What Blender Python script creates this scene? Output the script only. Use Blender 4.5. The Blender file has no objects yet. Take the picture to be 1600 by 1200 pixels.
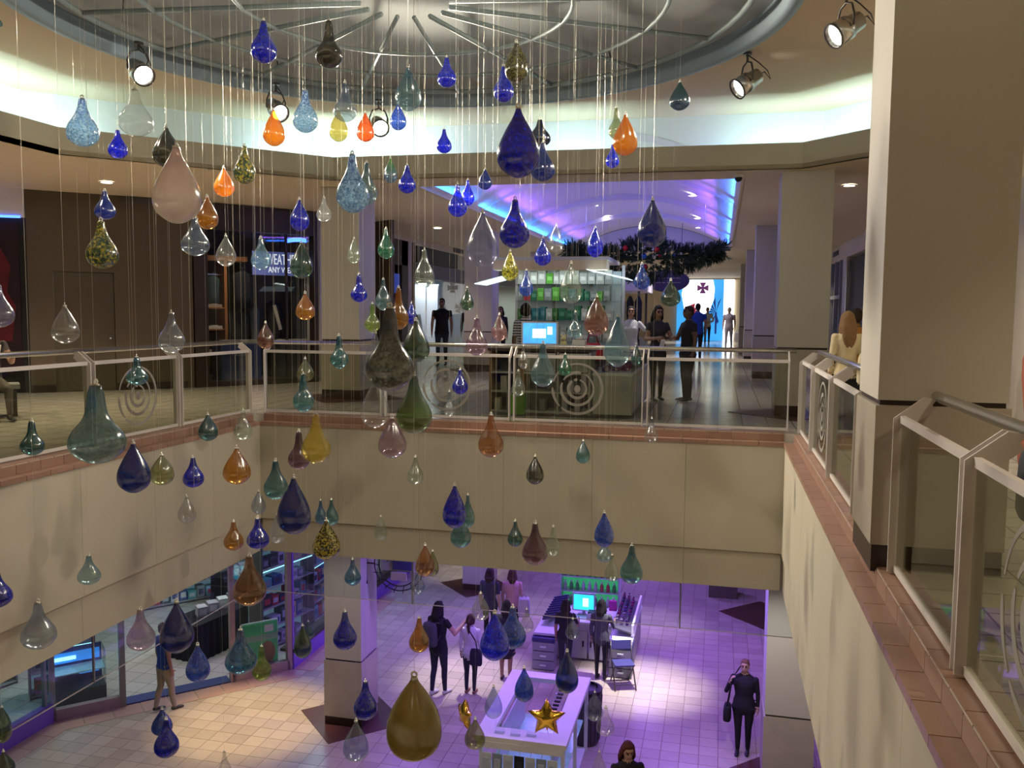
import bpy, bmesh, math, random
from mathutils import Vector, Matrix, Quaternion
from mathutils.kdtree import KDTree
random.seed(7)
SC = bpy.context.scene
COL = SC.collection

# ------------------------------------------------------------------ camera
FPX, EYE = 1357.0, 1.456
YAW, PITCH, ROLL = math.radians(13.42), math.radians(4.66), math.radians(0.486)
_w = Vector((-math.sin(YAW)*math.cos(PITCH), math.cos(YAW)*math.cos(PITCH), -math.sin(PITCH)))
_r = Vector((math.cos(YAW), math.sin(YAW), 0)); _u = _r.cross(_w)
_r, _u = math.cos(ROLL)*_r + math.sin(ROLL)*_u, -math.sin(ROLL)*_r + math.cos(ROLL)*_u
CAM = Vector((0, 0, EYE))
cd = bpy.data.cameras.new('camera'); cd.sensor_width = 36; cd.lens = 36*FPX/1600
cd.clip_start = 0.05; cd.clip_end = 200
cam = bpy.data.objects.new('camera', cd); COL.objects.link(cam)
cam.matrix_world = Matrix(((_r.x, _u.x, -_w.x, 0), (_r.y, _u.y, -_w.y, 0), (_r.z, _u.z, -_w.z, EYE), (0, 0, 0, 1)))
SC.camera = cam
def at_depth(x, y, d):          # photograph pixel + distance along the view axis -> place in the mall
    return CAM + (_w + (x-800)/FPX*_r - (y-600)/FPX*_u)*d
def pix(P):
    d = Vector(P) - CAM
    return 800 + FPX*d.dot(_r)/d.dot(_w), 600 - FPX*d.dot(_u)/d.dot(_w)

# ------------------------------------------------------------------ world, exposure
wd = bpy.data.worlds.new('world'); SC.world = wd; wd.use_nodes = True
wd.node_tree.nodes['Background'].inputs[0].default_value = (1.0, 0.86, 0.66, 1)
wd.node_tree.nodes['Background'].inputs[1].default_value = 0.055
vs = SC.view_settings
vs.view_transform = 'Standard'; vs.look = 'None'; vs.gamma = 1; vs.exposure = 0.0; vs.use_curve_mapping = False
SC.cycles.use_denoising = True
SC.cycles.transparent_max_bounces = 20
SC.cycles.max_bounces = 6; SC.cycles.diffuse_bounces = 3; SC.cycles.glossy_bounces = 3
SC.cycles.sample_clamp_indirect = 4
SC.cycles.caustics_reflective = False; SC.cycles.caustics_refractive = False

# ------------------------------------------------------------------ lights of the building and added fill
LCNT = [0]
def area(loc, aim, sx, sy, power, col, name='strip_light'):
    l = bpy.data.lights.new(name, 'AREA'); l.shape = 'RECTANGLE'; l.size = sx; l.size_y = sy; l.energy = power; l.color = col
    o = bpy.data.objects.new(name, l); COL.objects.link(o); o.location = loc
    return o, aim
def area_dir(loc, direction, xaxis, sx, sy, power, col, name='strip_light'):
    o, _ = area(loc, None, sx, sy, power, col, name)
    z = -Vector(direction).normalized(); x = Vector(xaxis).normalized(); y = z.cross(x).normalized(); x = y.cross(z)
    o.matrix_world = Matrix(((x.x, y.x, z.x, loc[0]), (x.y, y.y, z.y, loc[1]), (x.z, y.z, z.z, loc[2]), (0, 0, 0, 1)))
    return o
def spot(loc, aim, power, col, deg=50, blend=.5, rad=.06, name='downlight_or_fill'):
    l = bpy.data.lights.new(name, 'SPOT'); l.energy = power; l.color = col; l.spot_size = math.radians(deg); l.spot_blend = blend
    l.shadow_soft_size = rad
    o = bpy.data.objects.new(name, l); COL.objects.link(o); o.location = loc
    o.rotation_euler = (Vector(aim)-Vector(loc)).to_track_quat('-Z', 'Y').to_euler()
    return o
ZL = -5.65                                        # lower floor level
OCT = [(-8.55, 5.9), (-8.55, 9.95), (-5.92, 12.72), (1.05, 12.85), (3.65, 10.2), (3.65, 6.6), (1.05, 4.0), (-5.92, 4.0)]
COVE = (0.58, 0.90, 1.0)
for i in range(8):                                # fluorescent tubes lying in the cove behind the lip
    a, b = Vector(OCT[i]), Vector(OCT[(i+1) % 8]); d = (b-a); n = Vector((-d.y, d.x)).normalized()
    if n.dot((a+b)/2 - Vector((-2.45, 8.4))) < 0: n = -n
    for f0, f1, p in {0: ((0, .55, 5), (.6, 1, 26)), 1: ((.0, .12, 24), (.2, .74, 1.6), (.78, 1, 30)), 2: ((0, .20, 30), (.26, .40, 1.6), (.45, .60, 24), (.66, .84, 1.8), (.87, 1, 22)), 3: ((0, .7, 26), (.72, 1, 5))}.get(i, ((0, 1, 5),)):
        m = a + d*((f0+f1)/2) + n*0.22; ln = d.length*(f1-f0)
        area_dir((m.x, m.y, 3.62), (n.x*.9, n.y*.9, 1.0), (d.x, d.y, 0), ln-.04, .1, (.62 if p > 8 else .30)*p*ln, COVE, 'cove_tube')
for y in (14.9, 18.6, 22.3, 26.0):                # blue strips along both sides of the corridor vault
    area_dir((-4.75, y, 3.56), (.8, 0, 1), (0, 1, 0), 3.2, .06, 21, (.02, .26, 1.0), 'blue_strip')
    area_dir((.15, y, 3.56), (-.8, 0, 1), (0, 1, 0), 3.2, .06, 19, (.03, .18, 1.0), 'blue_strip')
    area_dir((-4.3, y, 3.62), (.8, 0, 1), (0, 1, 0), 3.2, .06, 12, (.38, .12, 1.0), 'violet_strip')
    area_dir((-.3, y, 3.62), (-.8, 0, 1), (0, 1, 0), 3.2, .06, 12, (.38, .12, 1.0), 'violet_strip')
WARM, NEUT, PURP = (1.0, .84, .60), (1.0, .90, .84), (.33, .165, 1.0)
for y in (16.5, 23, 30, 38, 46):                  # recessed lamps of the corridor
    for x in (-3.6, -1.0): spot((x, y, 3.45), (x, y, 0), 330, NEUT, 95, .8, .08)
for x, y in ((-6.9, 15), (2.6, 15), (-7.0, 20), (2.4, 21), (-7, 27), (2.4, 28)):
    spot((x, y, 3.45), (x, y, 0), 150, WARM, 100, .8, .08)
for x, y, p in ((2.4, 9, 170), (2.6, 3.6, 170), (2.0, .2, 250), (-1, -1.2, 520), (-5, -1.2, 230), (-9.2, 1.5, 230), (-9.2, 5, 230), (-9.6, 8.0, 420), (-8.6, 11.6, 420), (-10.2, 11.0, 300)):   # recessed lamps round the gallery, plus unseen fill added at and behind the camera
    spot((x, y, 4.40 if -8.5 < x < 3.6 and y > 4.2 else 3.45), (x, y, 0), p, WARM, 105, .8, .08)
# lower hall: violet strips on its ceiling edge and white lamps making pools on the floor
for x, y, p in ((-3.5, 13.2, 85), (-.6, 13.4, 85), (-3.2, 18.5, 130), (-.4, 18.5, 130), (-2.4, 24, 150), (-6.2, 17.5, 75)):
    area_dir((x, y, -2.05), (0, 0, -1), (1, 0, 0), 1.6, .25, p, PURP, 'violet_strip')
for x, y, p, c in ((-1.35, 16.3, 1150, (1, .93, .95)), (-4.7, 15.9, 620, (1, .93, .95)), (-1.4, 19.6, 170, (1, .9, .95)), (-4.0, 19.8, 110, (1, .9, .95)), (-6.6, 22.5, 300, WARM)):
    spot((x, y, -2.02), (x, y, ZL), p, c, 50, 1.0, .05)
spot((.6, 11.5, -2.02), (1.15, 13.1, -4.4), 130, NEUT, 75, .9, .05); spot((-5.9, 11.6, -2.02), (-6.1, 13.4, -4.4), 45, NEUT, 75, .9, .05)  # unseen spots added to brighten the fronts of the lower columns
for x, y, p in ((-7.75, 13.2, 620), (-7.4, 10.4, 90), (-9.2, 11.6, 60)):
    spot((x, y, -2.02), (x, y, ZL), p, (1, .74, .32), 56, .7, .05)

# ------------------------------------------------------------------ materials
M = {}
def _nt(name):
    m = bpy.data.materials.new(name); m.use_nodes = True; M[name] = m
    return m, m.node_tree.nodes, m.node_tree.links
def pm(name, col, rough=.55, metal=0.0, var=.10, scale=7, bump=0.0, emit=0.0, spec=.4, coat=0.0, ecol=None):
    m, N, L = _nt(name); b = N['Principled BSDF']
    tc = N.new('ShaderNodeTexCoord'); no = N.new('ShaderNodeTexNoise'); no.inputs['Scale'].default_value = scale; no.inputs['Detail'].default_value = 3
    L.new(tc.outputs['Object'], no.inputs['Vector'])
    mx = N.new('ShaderNodeMix'); mx.data_type = 'RGBA'
    mx.inputs[6].default_value = tuple(c*(1-var) for c in col) + (1,); mx.inputs[7].default_value = tuple(min(1, c*(1+var)) for c in col) + (1,)
    L.new(no.outputs['Fac'], mx.inputs[0]); L.new(mx.outputs[2], b.inputs['Base Color'])
    b.inputs['Roughness'].default_value = rough; b.inputs['Metallic'].default_value = metal
    b.inputs['Specular IOR Level'].default_value = spec; b.inputs['Coat Weight'].default_value = coat
    if bump:
        bp = N.new('ShaderNodeBump'); bp.inputs['Strength'].default_value = bump; bp.inputs['Distance'].default_value = .01
        L.new(no.outputs['Fac'], bp.inputs['Height']); L.new(bp.outputs[0], b.inputs['Normal'])
    if emit:
        if ecol: b.inputs['Emission Color'].default_value = tuple(ecol) + (1,)
        else: L.new(mx.outputs[2], b.inputs['Emission Color'])
        b.inputs['Emission Strength'].default_value = emit
    return m
pm('plaster', (.50, .455, .355), .7, var=.04, scale=1.5)
pm('ceiling_paint', (.70, .58, .40), .75, var=.03, scale=1.2)
pm('cove_paint', (.82, .82, .78), .7, var=.02)
pm('vault_paint', (.72, .68, .74), .7, var=.03, scale=1.5)
pm('slate_blue', (.27, .36, .42), .55, var=.06)
pm('disc_grey', (.47, .52, .53), .8, var=.12, scale=1.2)
pm('pipe_paint', (.25, .31, .32), .5, var=.05)
pm('column_paint', (.58, .55, .485), .6, var=.04, scale=1.3)
pm('column_stone', (.47, .42, .345), .35, var=.16, scale=3)
pm('plinth_dark', (.035, .022, .016), .3, var=.2)
pm('terracotta', (.44, .25, .175), .42, var=.16, scale=9)
pm('grout', (.16, .10, .075), .9, var=.1)
pm('rail_paint', (.69, .64, .62), .4, var=.04)
pm('steel', (.60, .59, .56), .27, 1.0, var=.05)
pm('dark_steel', (.10, .09, .085), .35, .8, var=.1)
pm('black', (.012, .012, .013), .5, var=.2)
pm('black_cloth', (.014, .013, .017), .85, var=.3, scale=20)
pm('white', (.78, .78, .76), .45, var=.03)
pm('grey', (.30, .30, .31), .5, var=.08)
pm('dark_grey', (.09, .09, .10), .5, var=.1)
pm('brown_wall', (.105, .080, .052), .65, var=.06, scale=2)
pm('brown_door', (.090, .070, .046), .6, var=.06, scale=2)
pm('dark_wood', (.035, .024, .018), .4, var=.25, scale=5)
pm('wood', (.36, .15, .05), .4, var=.25, scale=6)
pm('stain_brown', (.085, .036, .030), .3, var=.15, scale=4)
pm('violet_paint', (.22, .12, .50), .5, var=.05)
pm('navy_paint', (.05, .07, .20), .5, var=.05)
pm('lamp_white', (1, .97, .9), .4, emit=40, var=.01)
pm('down_white', (1, .95, .88), .4, emit=14, var=.01)
pm('shop_light', (.75, .92, 1), .4, emit=6, var=.01)
pm('blue_led', (.05, .15, 1), .4, emit=5, var=.05)
pm('swirl_print', (.30, .28, .25), .8, var=.03)
pm('gold_foil', (.95, .60, .08), .16, 1.0, var=.06, scale=14, bump=.5)
pm('pine', (.020, .042, .022), .7, var=.4, scale=30)
pm('wicker', (.25, .20, .14), .7)

def fresnel(N, L, ior):
    """surface reflection that is the same on both sides of a thin wall"""
    ge = N.new('ShaderNodeNewGeometry'); mr = N.new('ShaderNodeMapRange'); mr.inputs[3].default_value = ior; mr.inputs[4].default_value = 1/ior
    L.new(ge.outputs['Backfacing'], mr.inputs[0]); fr = N.new('ShaderNodeFresnel'); L.new(mr.outputs[0], fr.inputs[0]); return fr
def glass(name, tint=(.80, .88, .84), ior=1.5, rough=.02):
    """thin architectural pane: tinted see-through with mirror-like surface reflection"""
    m, N, L = _nt(name); N.remove(N['Principled BSDF']); out = N['Material Output']
    t = N.new('ShaderNodeBsdfTransparent'); t.inputs[0].default_value = tuple(tint) + (1,)
    g = N.new('ShaderNodeBsdfGlossy'); g.inputs['Roughness'].default_value = rough
    no = N.new('ShaderNodeTexNoise'); no.inputs['Scale'].default_value = 3
    fr = fresnel(N, L, ior)
    ma = N.new('ShaderNodeMath'); ma.operation = 'MULTIPLY_ADD'; ma.inputs[1].default_value = .02; L.new(no.outputs['Fac'], ma.inputs[0]); L.new(fr.outputs[0], ma.inputs[2])
    mx = N.new('ShaderNodeMixShader'); L.new(ma.outputs[0], mx.inputs[0]); L.new(t.outputs[0], mx.inputs[1]); L.new(g.outputs[0], mx.inputs[2])
    L.new(mx.outputs[0], out.inputs[0]); return m
glass('shop_glass', (.93, .96, .96), 1.05); glass('pane_glass', (.90, .94, .93), 1.25); glass('rail_glass', (.74, .76, .68), 1.4); glass('curtain_glass', (.93, .97, .96), 1.35)

def tilemat(name, c1, c2, rough, size=None, grout=(.12, .09, .08)):
    m, N, L = _nt(name); b = N['Principled BSDF']
    tc = N.new('ShaderNodeTexCoord')
    no = N.new('ShaderNodeTexNoise'); no.inputs['Scale'].default_value = 5; no.inputs['Detail'].default_value = 4; L.new(tc.outputs['Object'], no.inputs['Vector'])
    mx = N.new('ShaderNodeMix'); mx.data_type = 'RGBA'; mx.inputs[6].default_value = c1 + (1,); mx.inputs[7].default_value = c2 + (1,)
    if size:
        br = N.new('ShaderNodeTexBrick'); br.offset = 0; br.inputs['Scale'].default_value = 1; br.inputs['Brick Width'].default_value = size; br.inputs['Row Height'].default_value = size
        br.inputs['Mortar Size'].default_value = .006; br.inputs['Color1'].default_value = c1 + (1,); br.inputs['Color2'].default_value = c2 + (1,); br.inputs['Mortar'].default_value = grout + (1,)
        L.new(tc.outputs['Object'], br.inputs['Vector']); L.new(br.outputs['Color'], b.inputs['Base Color'])
    else:
        ge = N.new('ShaderNodeNewGeometry'); oi = N.new('ShaderNodeObjectInfo')
        ad = N.new('ShaderNodeMath'); ad.operation = 'ADD'; L.new(ge.outputs['Random Per Island'], ad.inputs[0]); L.new(oi.outputs['Random'], ad.inputs[1])
        fr = N.new('ShaderNodeMath'); fr.operation = 'FRACT'; L.new(ad.outputs[0], fr.inputs[0])
        av = N.new('ShaderNodeMath'); av.operation = 'MULTIPLY_ADD'; av.inputs[1].default_value = .6; L.new(fr.outputs[0], av.inputs[0])
        sc = N.new('ShaderNodeMath'); sc.operation = 'MULTIPLY'; sc.inputs[1].default_value = .5; L.new(no.outputs['Fac'], sc.inputs[0]); L.new(sc.outputs[0], av.inputs[2])
        L.new(av.outputs[0], mx.inputs[0]); L.new(mx.outputs[2], b.inputs['Base Color'])
    b.inputs['Roughness'].default_value = rough; b.inputs['Specular IOR Level'].default_value = .5
    return m
tilemat('floor_tile', (.40, .34, .27), (.56, .48, .38), .24)
tilemat('pink_tile', (.42, .26, .21), (.55, .36, .28), .3)
tilemat('shop_floor', (.50, .48, .42), (.58, .56, .50), .3, .4)
tilemat('upper_floor', (.54, .49, .43), (.62, .57, .50), .16, .33)

def blown(name, col, body=.25, dens=.85, top=None, spk=None, spk_scale=40, spk_cut=.55, spk_soft=.08, glow=1.0):
    """hand-blown hollow glass: colour deepens towards the rim and where colour flecks lie in the wall"""
    if body < .4: body *= .55
    m, N, L = _nt(name); N.remove(N['Principled BSDF']); out = N['Material Output']
    tc = N.new('ShaderNodeTexCoord'); sep = N.new('ShaderNodeSeparateXYZ'); L.new(tc.outputs['Generated'], sep.inputs[0])
    oi = N.new('ShaderNodeObjectInfo')
    ofs = N.new('ShaderNodeVectorMath'); ofs.operation = 'ADD'; L.new(tc.outputs['Object'], ofs.inputs[0]); L.new(oi.outputs['Location'], ofs.inputs[1])
    no = N.new('ShaderNodeTexNoise'); no.inputs['Scale'].default_value = 9; no.inputs['Detail'].default_value = 3; L.new(ofs.outputs[0], no.inputs['Vector'])
    # neck-to-belly gradient
    gr = N.new('ShaderNodeMapRange'); gr.inputs[1].default_value = .35; gr.inputs[2].default_value = .95; L.new(sep.outputs[2], gr.inputs[0])
    c = N.new('ShaderNodeMix'); c.data_type = 'RGBA'; c.inputs[6].default_value = tuple(col) + (1,); c.inputs[7].default_value = tuple(top or [x*.8 for x in col]) + (1,)
    L.new(gr.outputs[0], c.inputs[0]); cout = c.outputs[2]
    opac = N.new('ShaderNodeMath'); opac.operation = 'MULTIPLY_ADD'; opac.inputs[1].default_value = .25*body; opac.inputs[2].default_value = body*.85
    L.new(no.outputs['Fac'], opac.inputs[0]); oout = opac.outputs[0]
    if spk:
        vo = N.new('ShaderNodeTexNoise'); vo.inputs['Scale'].default_value = spk_scale; vo.inputs['Detail'].default_value = 2; L.new(ofs.outputs[0], vo.inputs['Vector'])
        mr = N.new('ShaderNodeMapRange'); mr.inputs[1].default_value = spk_cut-spk_soft; mr.inputs[2].default_value = spk_cut+spk_soft; L.new(vo.outputs['Fac'], mr.inputs[0])
        c2 = N.new('ShaderNodeMix'); c2.data_type = 'RGBA'; c2.inputs[7].default_value = tuple(spk) + (1,); L.new(mr.outputs[0], c2.inputs[0]); L.new(cout, c2.inputs[6]); cout = c2.outputs[2]
        o2 = N.new('ShaderNodeMath'); o2.operation = 'MULTIPLY_ADD'; o2.inputs[1].default_value = .4; o2.use_clamp = True; L.new(mr.outputs[0], o2.inputs[0]); L.new(oout, o2.inputs[2]); oout = o2.outputs[0]
    lw = N.new('ShaderNodeLayerWeight'); lw.inputs[0].default_value = .35
    pw = N.new('ShaderNodeMath'); pw.operation = 'POWER'; pw.inputs[1].default_value = 3.2; L.new(lw.outputs['Facing'], pw.inputs[0])
    oa = N.new('ShaderNodeMath'); oa.operation = 'MULTIPLY_ADD'; oa.inputs[1].default_value = .14+.75*body; oa.use_clamp = True; L.new(pw.outputs[0], oa.inputs[0]); L.new(oout, oa.inputs[2])
    tw = N.new('ShaderNodeMix'); tw.data_type = 'RGBA'; tw.inputs[0].default_value = dens; tw.inputs[6].default_value = (1, 1, 1, 1)
    ga = N.new('ShaderNodeGamma'); ga.inputs[1].default_value = .6; L.new(cout, ga.inputs[0]); L.new(ga.outputs[0], tw.inputs[7])
    t = N.new('ShaderNodeBsdfTransparent'); L.new(tw.outputs[2], t.inputs[0])
    df = N.new('ShaderNodeBsdfDiffuse'); L.new(cout, df.inputs[0])
    tl = N.new('ShaderNodeBsdfTranslucent'); L.new(cout, tl.inputs[0])
    dm = N.new('ShaderNodeMixShader'); dm.inputs[0].default_value = .6; L.new(df.outputs[0], dm.inputs[1]); L.new(tl.outputs[0], dm.inputs[2])
    m1 = N.new('ShaderNodeMixShader'); L.new(oa.outputs[0], m1.inputs[0]); L.new(t.outputs[0], m1.inputs[1]); L.new(dm.outputs[0], m1.inputs[2])
    g = N.new('ShaderNodeBsdfGlossy'); g.inputs['Roughness'].default_value = .17
    fr = fresnel(N, L, 2.1)
    m2 = N.new('ShaderNodeMixShader'); L.new(fr.outputs[0], m2.inputs[0]); L.new(m1.outputs[0], m2.inputs[1]); L.new(g.outputs[0], m2.inputs[2])
    L.new(m2.outputs[0], out.inputs[0]); return m

# ------------------------------------------------------------------ mesh helpers
def BM(): return bmesh.new()
def box(bm, c, s, rot=None):
    v = []
    R = rot.to_matrix() if hasattr(rot, 'to_matrix') else (rot or Matrix.Identity(3))
    for dx in (-.5, .5):
        for dy in (-.5, .5):
            for dz in (-.5, .5): v.append(bm.verts.new(Vector(c) + R @ Vector((dx*s[0], dy*s[1], dz*s[2]))))
    for f in ((0, 1, 3, 2), (4, 6, 7, 5), (0, 4, 5, 1), (2, 3, 7, 6), (0, 2, 6, 4), (1, 5, 7, 3)): bm.faces.new([v[i] for i in f])
    return bm
def bx(bm, x0, x1, y0, y1, z0, z1): return box(bm, ((x0+x1)/2, (y0+y1)/2, (z0+z1)/2), (abs(x1-x0), abs(y1-y0), abs(z1-z0)))
def rings(bm, R, cap=True, closed=False):
    vs_ = [[bm.verts.new(p) for p in r] for r in R]; n = len(R[0])
    for i in range(len(vs_) - (0 if closed else 1)):
        a, b = vs_[i], vs_[(i+1) % len(vs_)]
        for j in range(n): bm.faces.new((a[j], a[(j+1) % n], b[(j+1) % n], b[j]))
    if cap and not closed:
        bm.faces.new(vs_[0][::-1]); bm.faces.new(vs_[-1])
    return bm
def tube(bm, pts, r, n=8, closed=False, cap=True):
    pts = [Vector(p) for p in pts]; R = []; N_ = len(pts)
    prev = None
    for i, p in enumerate(pts):
        a = pts[(i-1) % N_] if (i or closed) else p; b = pts[(i+1) % N_] if (i < N_-1 or closed) else p
        t = (b-a).normalized()
        if prev is None:
            up = Vector((0, 0, 1)) if abs(t.z) < .9 else Vector((1, 0, 0)); x = t.cross(up).normalized()
        else: x = (prev - t*prev.dot(t)).normalized()
        prev = x; y = t.cross(x)
        rr = r[i] if isinstance(r, (list, tuple)) else r
        R.append([p + (x*math.cos(2*math.pi*k/n) + y*math.sin(2*math.pi*k/n))*rr for k in range(n)])
    return rings(bm, R, cap, closed)
def lathe(bm, prof, n=20, c=(0, 0, 0), cap=True):
    return rings(bm, [[Vector((c[0]+r*math.cos(2*math.pi*k/n), c[1]+r*math.sin(2*math.pi*k/n), c[2]+z)) for k in range(n)] for r, z in prof], cap)
def ball(bm, c, r, u=10, v=7, squash=(1, 1, 1)):
    prof = [(max(.02, math.sin(math.pi*i/v)), -math.cos(math.pi*i/v)) for i in range(v+1)]
    return rings(bm, [[Vector((c[0]+r*squash[0]*q*math.cos(2*math.pi*k/u), c[1]+r*squash[1]*q*math.sin(2*math.pi*k/u), c[2]+r*squash[2]*z)) for k in range(u)] for q, z in prof])
def prism(bm, poly, axis_vec, origin=(0, 0, 0), ux=(1, 0, 0), uy=(0, 0, 1)):
    o, X, Y, A = Vector(origin), Vector(ux), Vector(uy), Vector(axis_vec)
    a = [bm.verts.new(o + X*p[0] + Y*p[1]) for p in poly]; b = [bm.verts.new(v.co + A) for v in a]
    n = len(a); bm.faces.new(a[::-1]); bm.faces.new(b)
    for i in range(n): bm.faces.new((a[i], a[(i+1) % n], b[(i+1) % n], b[i]))
    return bm
def obj(name, bm, mat, parent=None, smooth=False, loc=None):
    bmesh.ops.recalc_face_normals(bm, faces=bm.faces)
    me = bpy.data.meshes.new(name); bm.to_mesh(me); bm.free()
    if mat: me.materials.append(M[mat] if isinstance(mat, str) else mat)
    if smooth:
        for p in me.polygons: p.use_smooth = True
    o = bpy.data.objects.new(name, me); COL.objects.link(o)
    if parent: o.parent = parent
    if loc is not None: o.location = loc
    return o
def tag(o, label=None, cat=None, group=None, kind=None):
    if label: o['label'] = label
    if cat: o['category'] = cat
    if group: o['group'] = group
    if kind: o['kind'] = kind
    return o
def thing(name, label, cat, loc=(0, 0, 0), rz=0.0, group=None, kind=None):
    o = bpy.data.objects.new(name, None); COL.objects.link(o); o.location = loc; o.rotation_euler = (0, 0, rz); o.empty_display_size = .1
    return tag(o, label, cat, group, kind)
def copy_tree(o, parent=None):
    c = o.copy(); COL.objects.link(c); c.parent = parent
    for ch in list(o.children): copy_tree(ch, c)
    return c
def bobj(name, dims, mat, parent=None, c=(0, 0, 0), rot=None):
    return obj(name, box(BM(), c, dims, rot), mat, parent)
def text(name, s, size, mat, parent, loc, rot, depth=.004, align='CENTER'):
    cu = bpy.data.curves.new(name, 'FONT'); cu.body = s; cu.size = size; cu.extrude = depth; cu.align_x = align; cu.align_y = 'CENTER'; cu.resolution_u = 3
    t = bpy.data.objects.new(name, cu); COL.objects.link(t)
    me = bpy.data.meshes.new_from_object(t.evaluated_get(bpy.context.evaluated_depsgraph_get())); bpy.data.objects.remove(t)
    me.materials.clear(); me.materials.append(M[mat]); o = bpy.data.objects.new(name, me); COL.objects.link(o); o.parent = parent; o.location = loc; o.rotation_euler = rot
    return o
# ================================================================== structure
HX0, HX1, HY0, HY1 = -6.30, 0.81, 0.35, 11.05          # the opening in the upper floor
ST = 0.107
fl = thing('floor_upper', 'pale tiled gallery floor of the upper level', 'floor', kind='structure')
bm = BM(); o_ = ST
bx(bm, -18, HX0-o_, -6, 58, -1.95, 0); bx(bm, HX1+o_, 8, -6, 58, -1.95, 0); bx(bm, HX0-o_, HX1+o_, HY1+o_, 58, -1.95, 0); bx(bm, HX0-o_, HX1+o_, -6, HY0-o_, -1.95, 0)
obj('slab', bm, 'upper_floor', fl)
# plaster parapet walls around the opening, in panels
def parapet(name, label, p0, p1, inward):
    w = thing(name, label, 'wall', kind='structure')
    p0, p1, n = Vector(p0), Vector(p1), Vector(inward); d = (p1-p0); L_ = d.length; d.normalize(); k = max(1, round(L_/1.18)); s = L_/k
    up = None; lo = None; ang = math.atan2(d.y, d.x)
    for i in range(k):
        c = p0 + d*(s*(i+.5)) - n*(ST/2)
        if up is None:
            up = obj('wall_panel', box(BM(), (0, 0, 0), (s-.003, ST, 1.34)), 'plaster', w); lo = obj('lower_panel', box(BM(), (0, 0, 0), (s-.003, ST, .465)), 'plaster', w); a, b = up, lo
        else:
            a, b = up.copy(), lo.copy(); COL.objects.link(a); COL.objects.link(b); a.parent = b.parent = w
        a.location = (c.x, c.y, -.15-.67); b.location = (c.x-n.x*.03, c.y-n.y*.03, -1.735)
        a.rotation_euler = b.rotation_euler = (0, 0, ang)
    return w
parapet('wall_left', 'cream plaster parapet on the long side below the gallery, with drop shadows', (HX0, HY0, 0), (HX0, HY1, 0), (1, 0, 0))
parapet('wall_far', 'cream plaster parapet across the far end below the gallery', (HX0, HY1, 0), (HX1, HY1, 0), (0, -1, 0))
parapet('wall_right', 'brightly lit cream parapet running beside the near column', (HX1, HY1, 0), (HX1, HY0, 0), (-1, 0, 0))
parapet('wall_near', 'cream parapet under the viewpoint', (HX1, HY0, 0), (HX0, HY0, 0), (0, 1, 0))
# terracotta kerb: outer step tile, riser tile, top tile
def kerb(name, label, p0, p1, inward):
    w = thing(name, label, 'kerb', kind='structure')
    p0, p1, n = Vector(p0), Vector(p1), Vector(inward); d = (p1-p0); L_ = d.length; d.normalize(); k = round(L_/.305); s = L_/k; ang = math.atan2(d.y, d.x)
    protos = [('step_tile', (s-.006, ST+.012, .05), .5*ST-.006, -.125), ('riser_tile', (s-.006, .012, .092), ST, -.052), ('top_tile', (s-.006, .135, .012), ST+.07, .002)]
    made = [None]*3
    g = bobj('grout_bed', (L_, ST*.9, .045), 'grout', w, (0, 0, 0)); c = (p0+p1)/2 - n*ST*.5; g.location = (c.x, c.y, -.127); g.rotation_euler = (0, 0, ang)
    for i in range(k):
        for j, (nm, dims, off, z) in enumerate(protos):
            c = p0 + d*(s*(i+.5)) - n*off
            if made[j] is None: o = made[j] = bobj(nm, dims, 'terracotta_tile', w)
            else: o = made[j].copy(); COL.objects.link(o); o.parent = w
            o.location = (c.x, c.y, z); o.rotation_euler = (0, 0, ang)
tilemat('terracotta_tile', (.27, .155, .115), (.36, .215, .155), .4)
kerb('trim_1', 'terracotta tiled kerb along the long side opposite the near column', (HX0, HY0, 0), (HX0, HY1, 0), (1, 0, 0))
kerb('trim_2', 'terracotta tiled kerb across the far end of the opening', (HX0, HY1, 0), (HX1, HY1, 0), (0, -1, 0))
kerb('trim_3', 'terracotta stepped kerb beside the near column, closest to the viewer', (HX1, HY1, 0), (HX1, HY0, 0), (-1, 0, 0))
# ---------------- lower floor
lf = thing('floor_lower', 'square beige tiled floor of the lower hall under violet light', 'floor', kind='structure')
obj('screed', bx(BM(), -16, 6, -2, 34, ZL-.2, ZL-.012), 'grout', lf)
T = .305; vis = []; rest = BM(); ly = ZL-.006
def seen(x, y):
    u_, v_ = pix((x, y, ZL))
    return 0 < u_ < 1600 and v_ < 1200 and v_ > 872+.079*(u_-560) and v_ > 1077-.485*u_ and u_ < 1219+(v_-926)*.214 and not (u_ < 470 and v_ < 1200-.3*u_-20)
cand = []
for i in range(-52, 16):
    for j in range(20, 100):
        x, y = i*T, j*T
        (cand if (y > 8 and seen(x, y)) else vis).append((x, y))
cand.sort(key=lambda p: (p[0]**2 + p[1]**2))
near300, far = cand[:300], cand[300:] + vis
pr = None
for x, y in near300:
    if pr is None: o = pr = bobj('floor_tile', (T-.007, T-.007, .012), 'floor_tile', lf)
    else: o = pr.copy(); COL.objects.link(o); o.parent = lf
    o.location = (x, y, ly)
for x, y in far: box(rest, (x, y, ly), (T-.007, T-.007, .012))
tag(obj('floor_tiles', rest, 'floor_tile', lf), kind='stuff')
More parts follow.
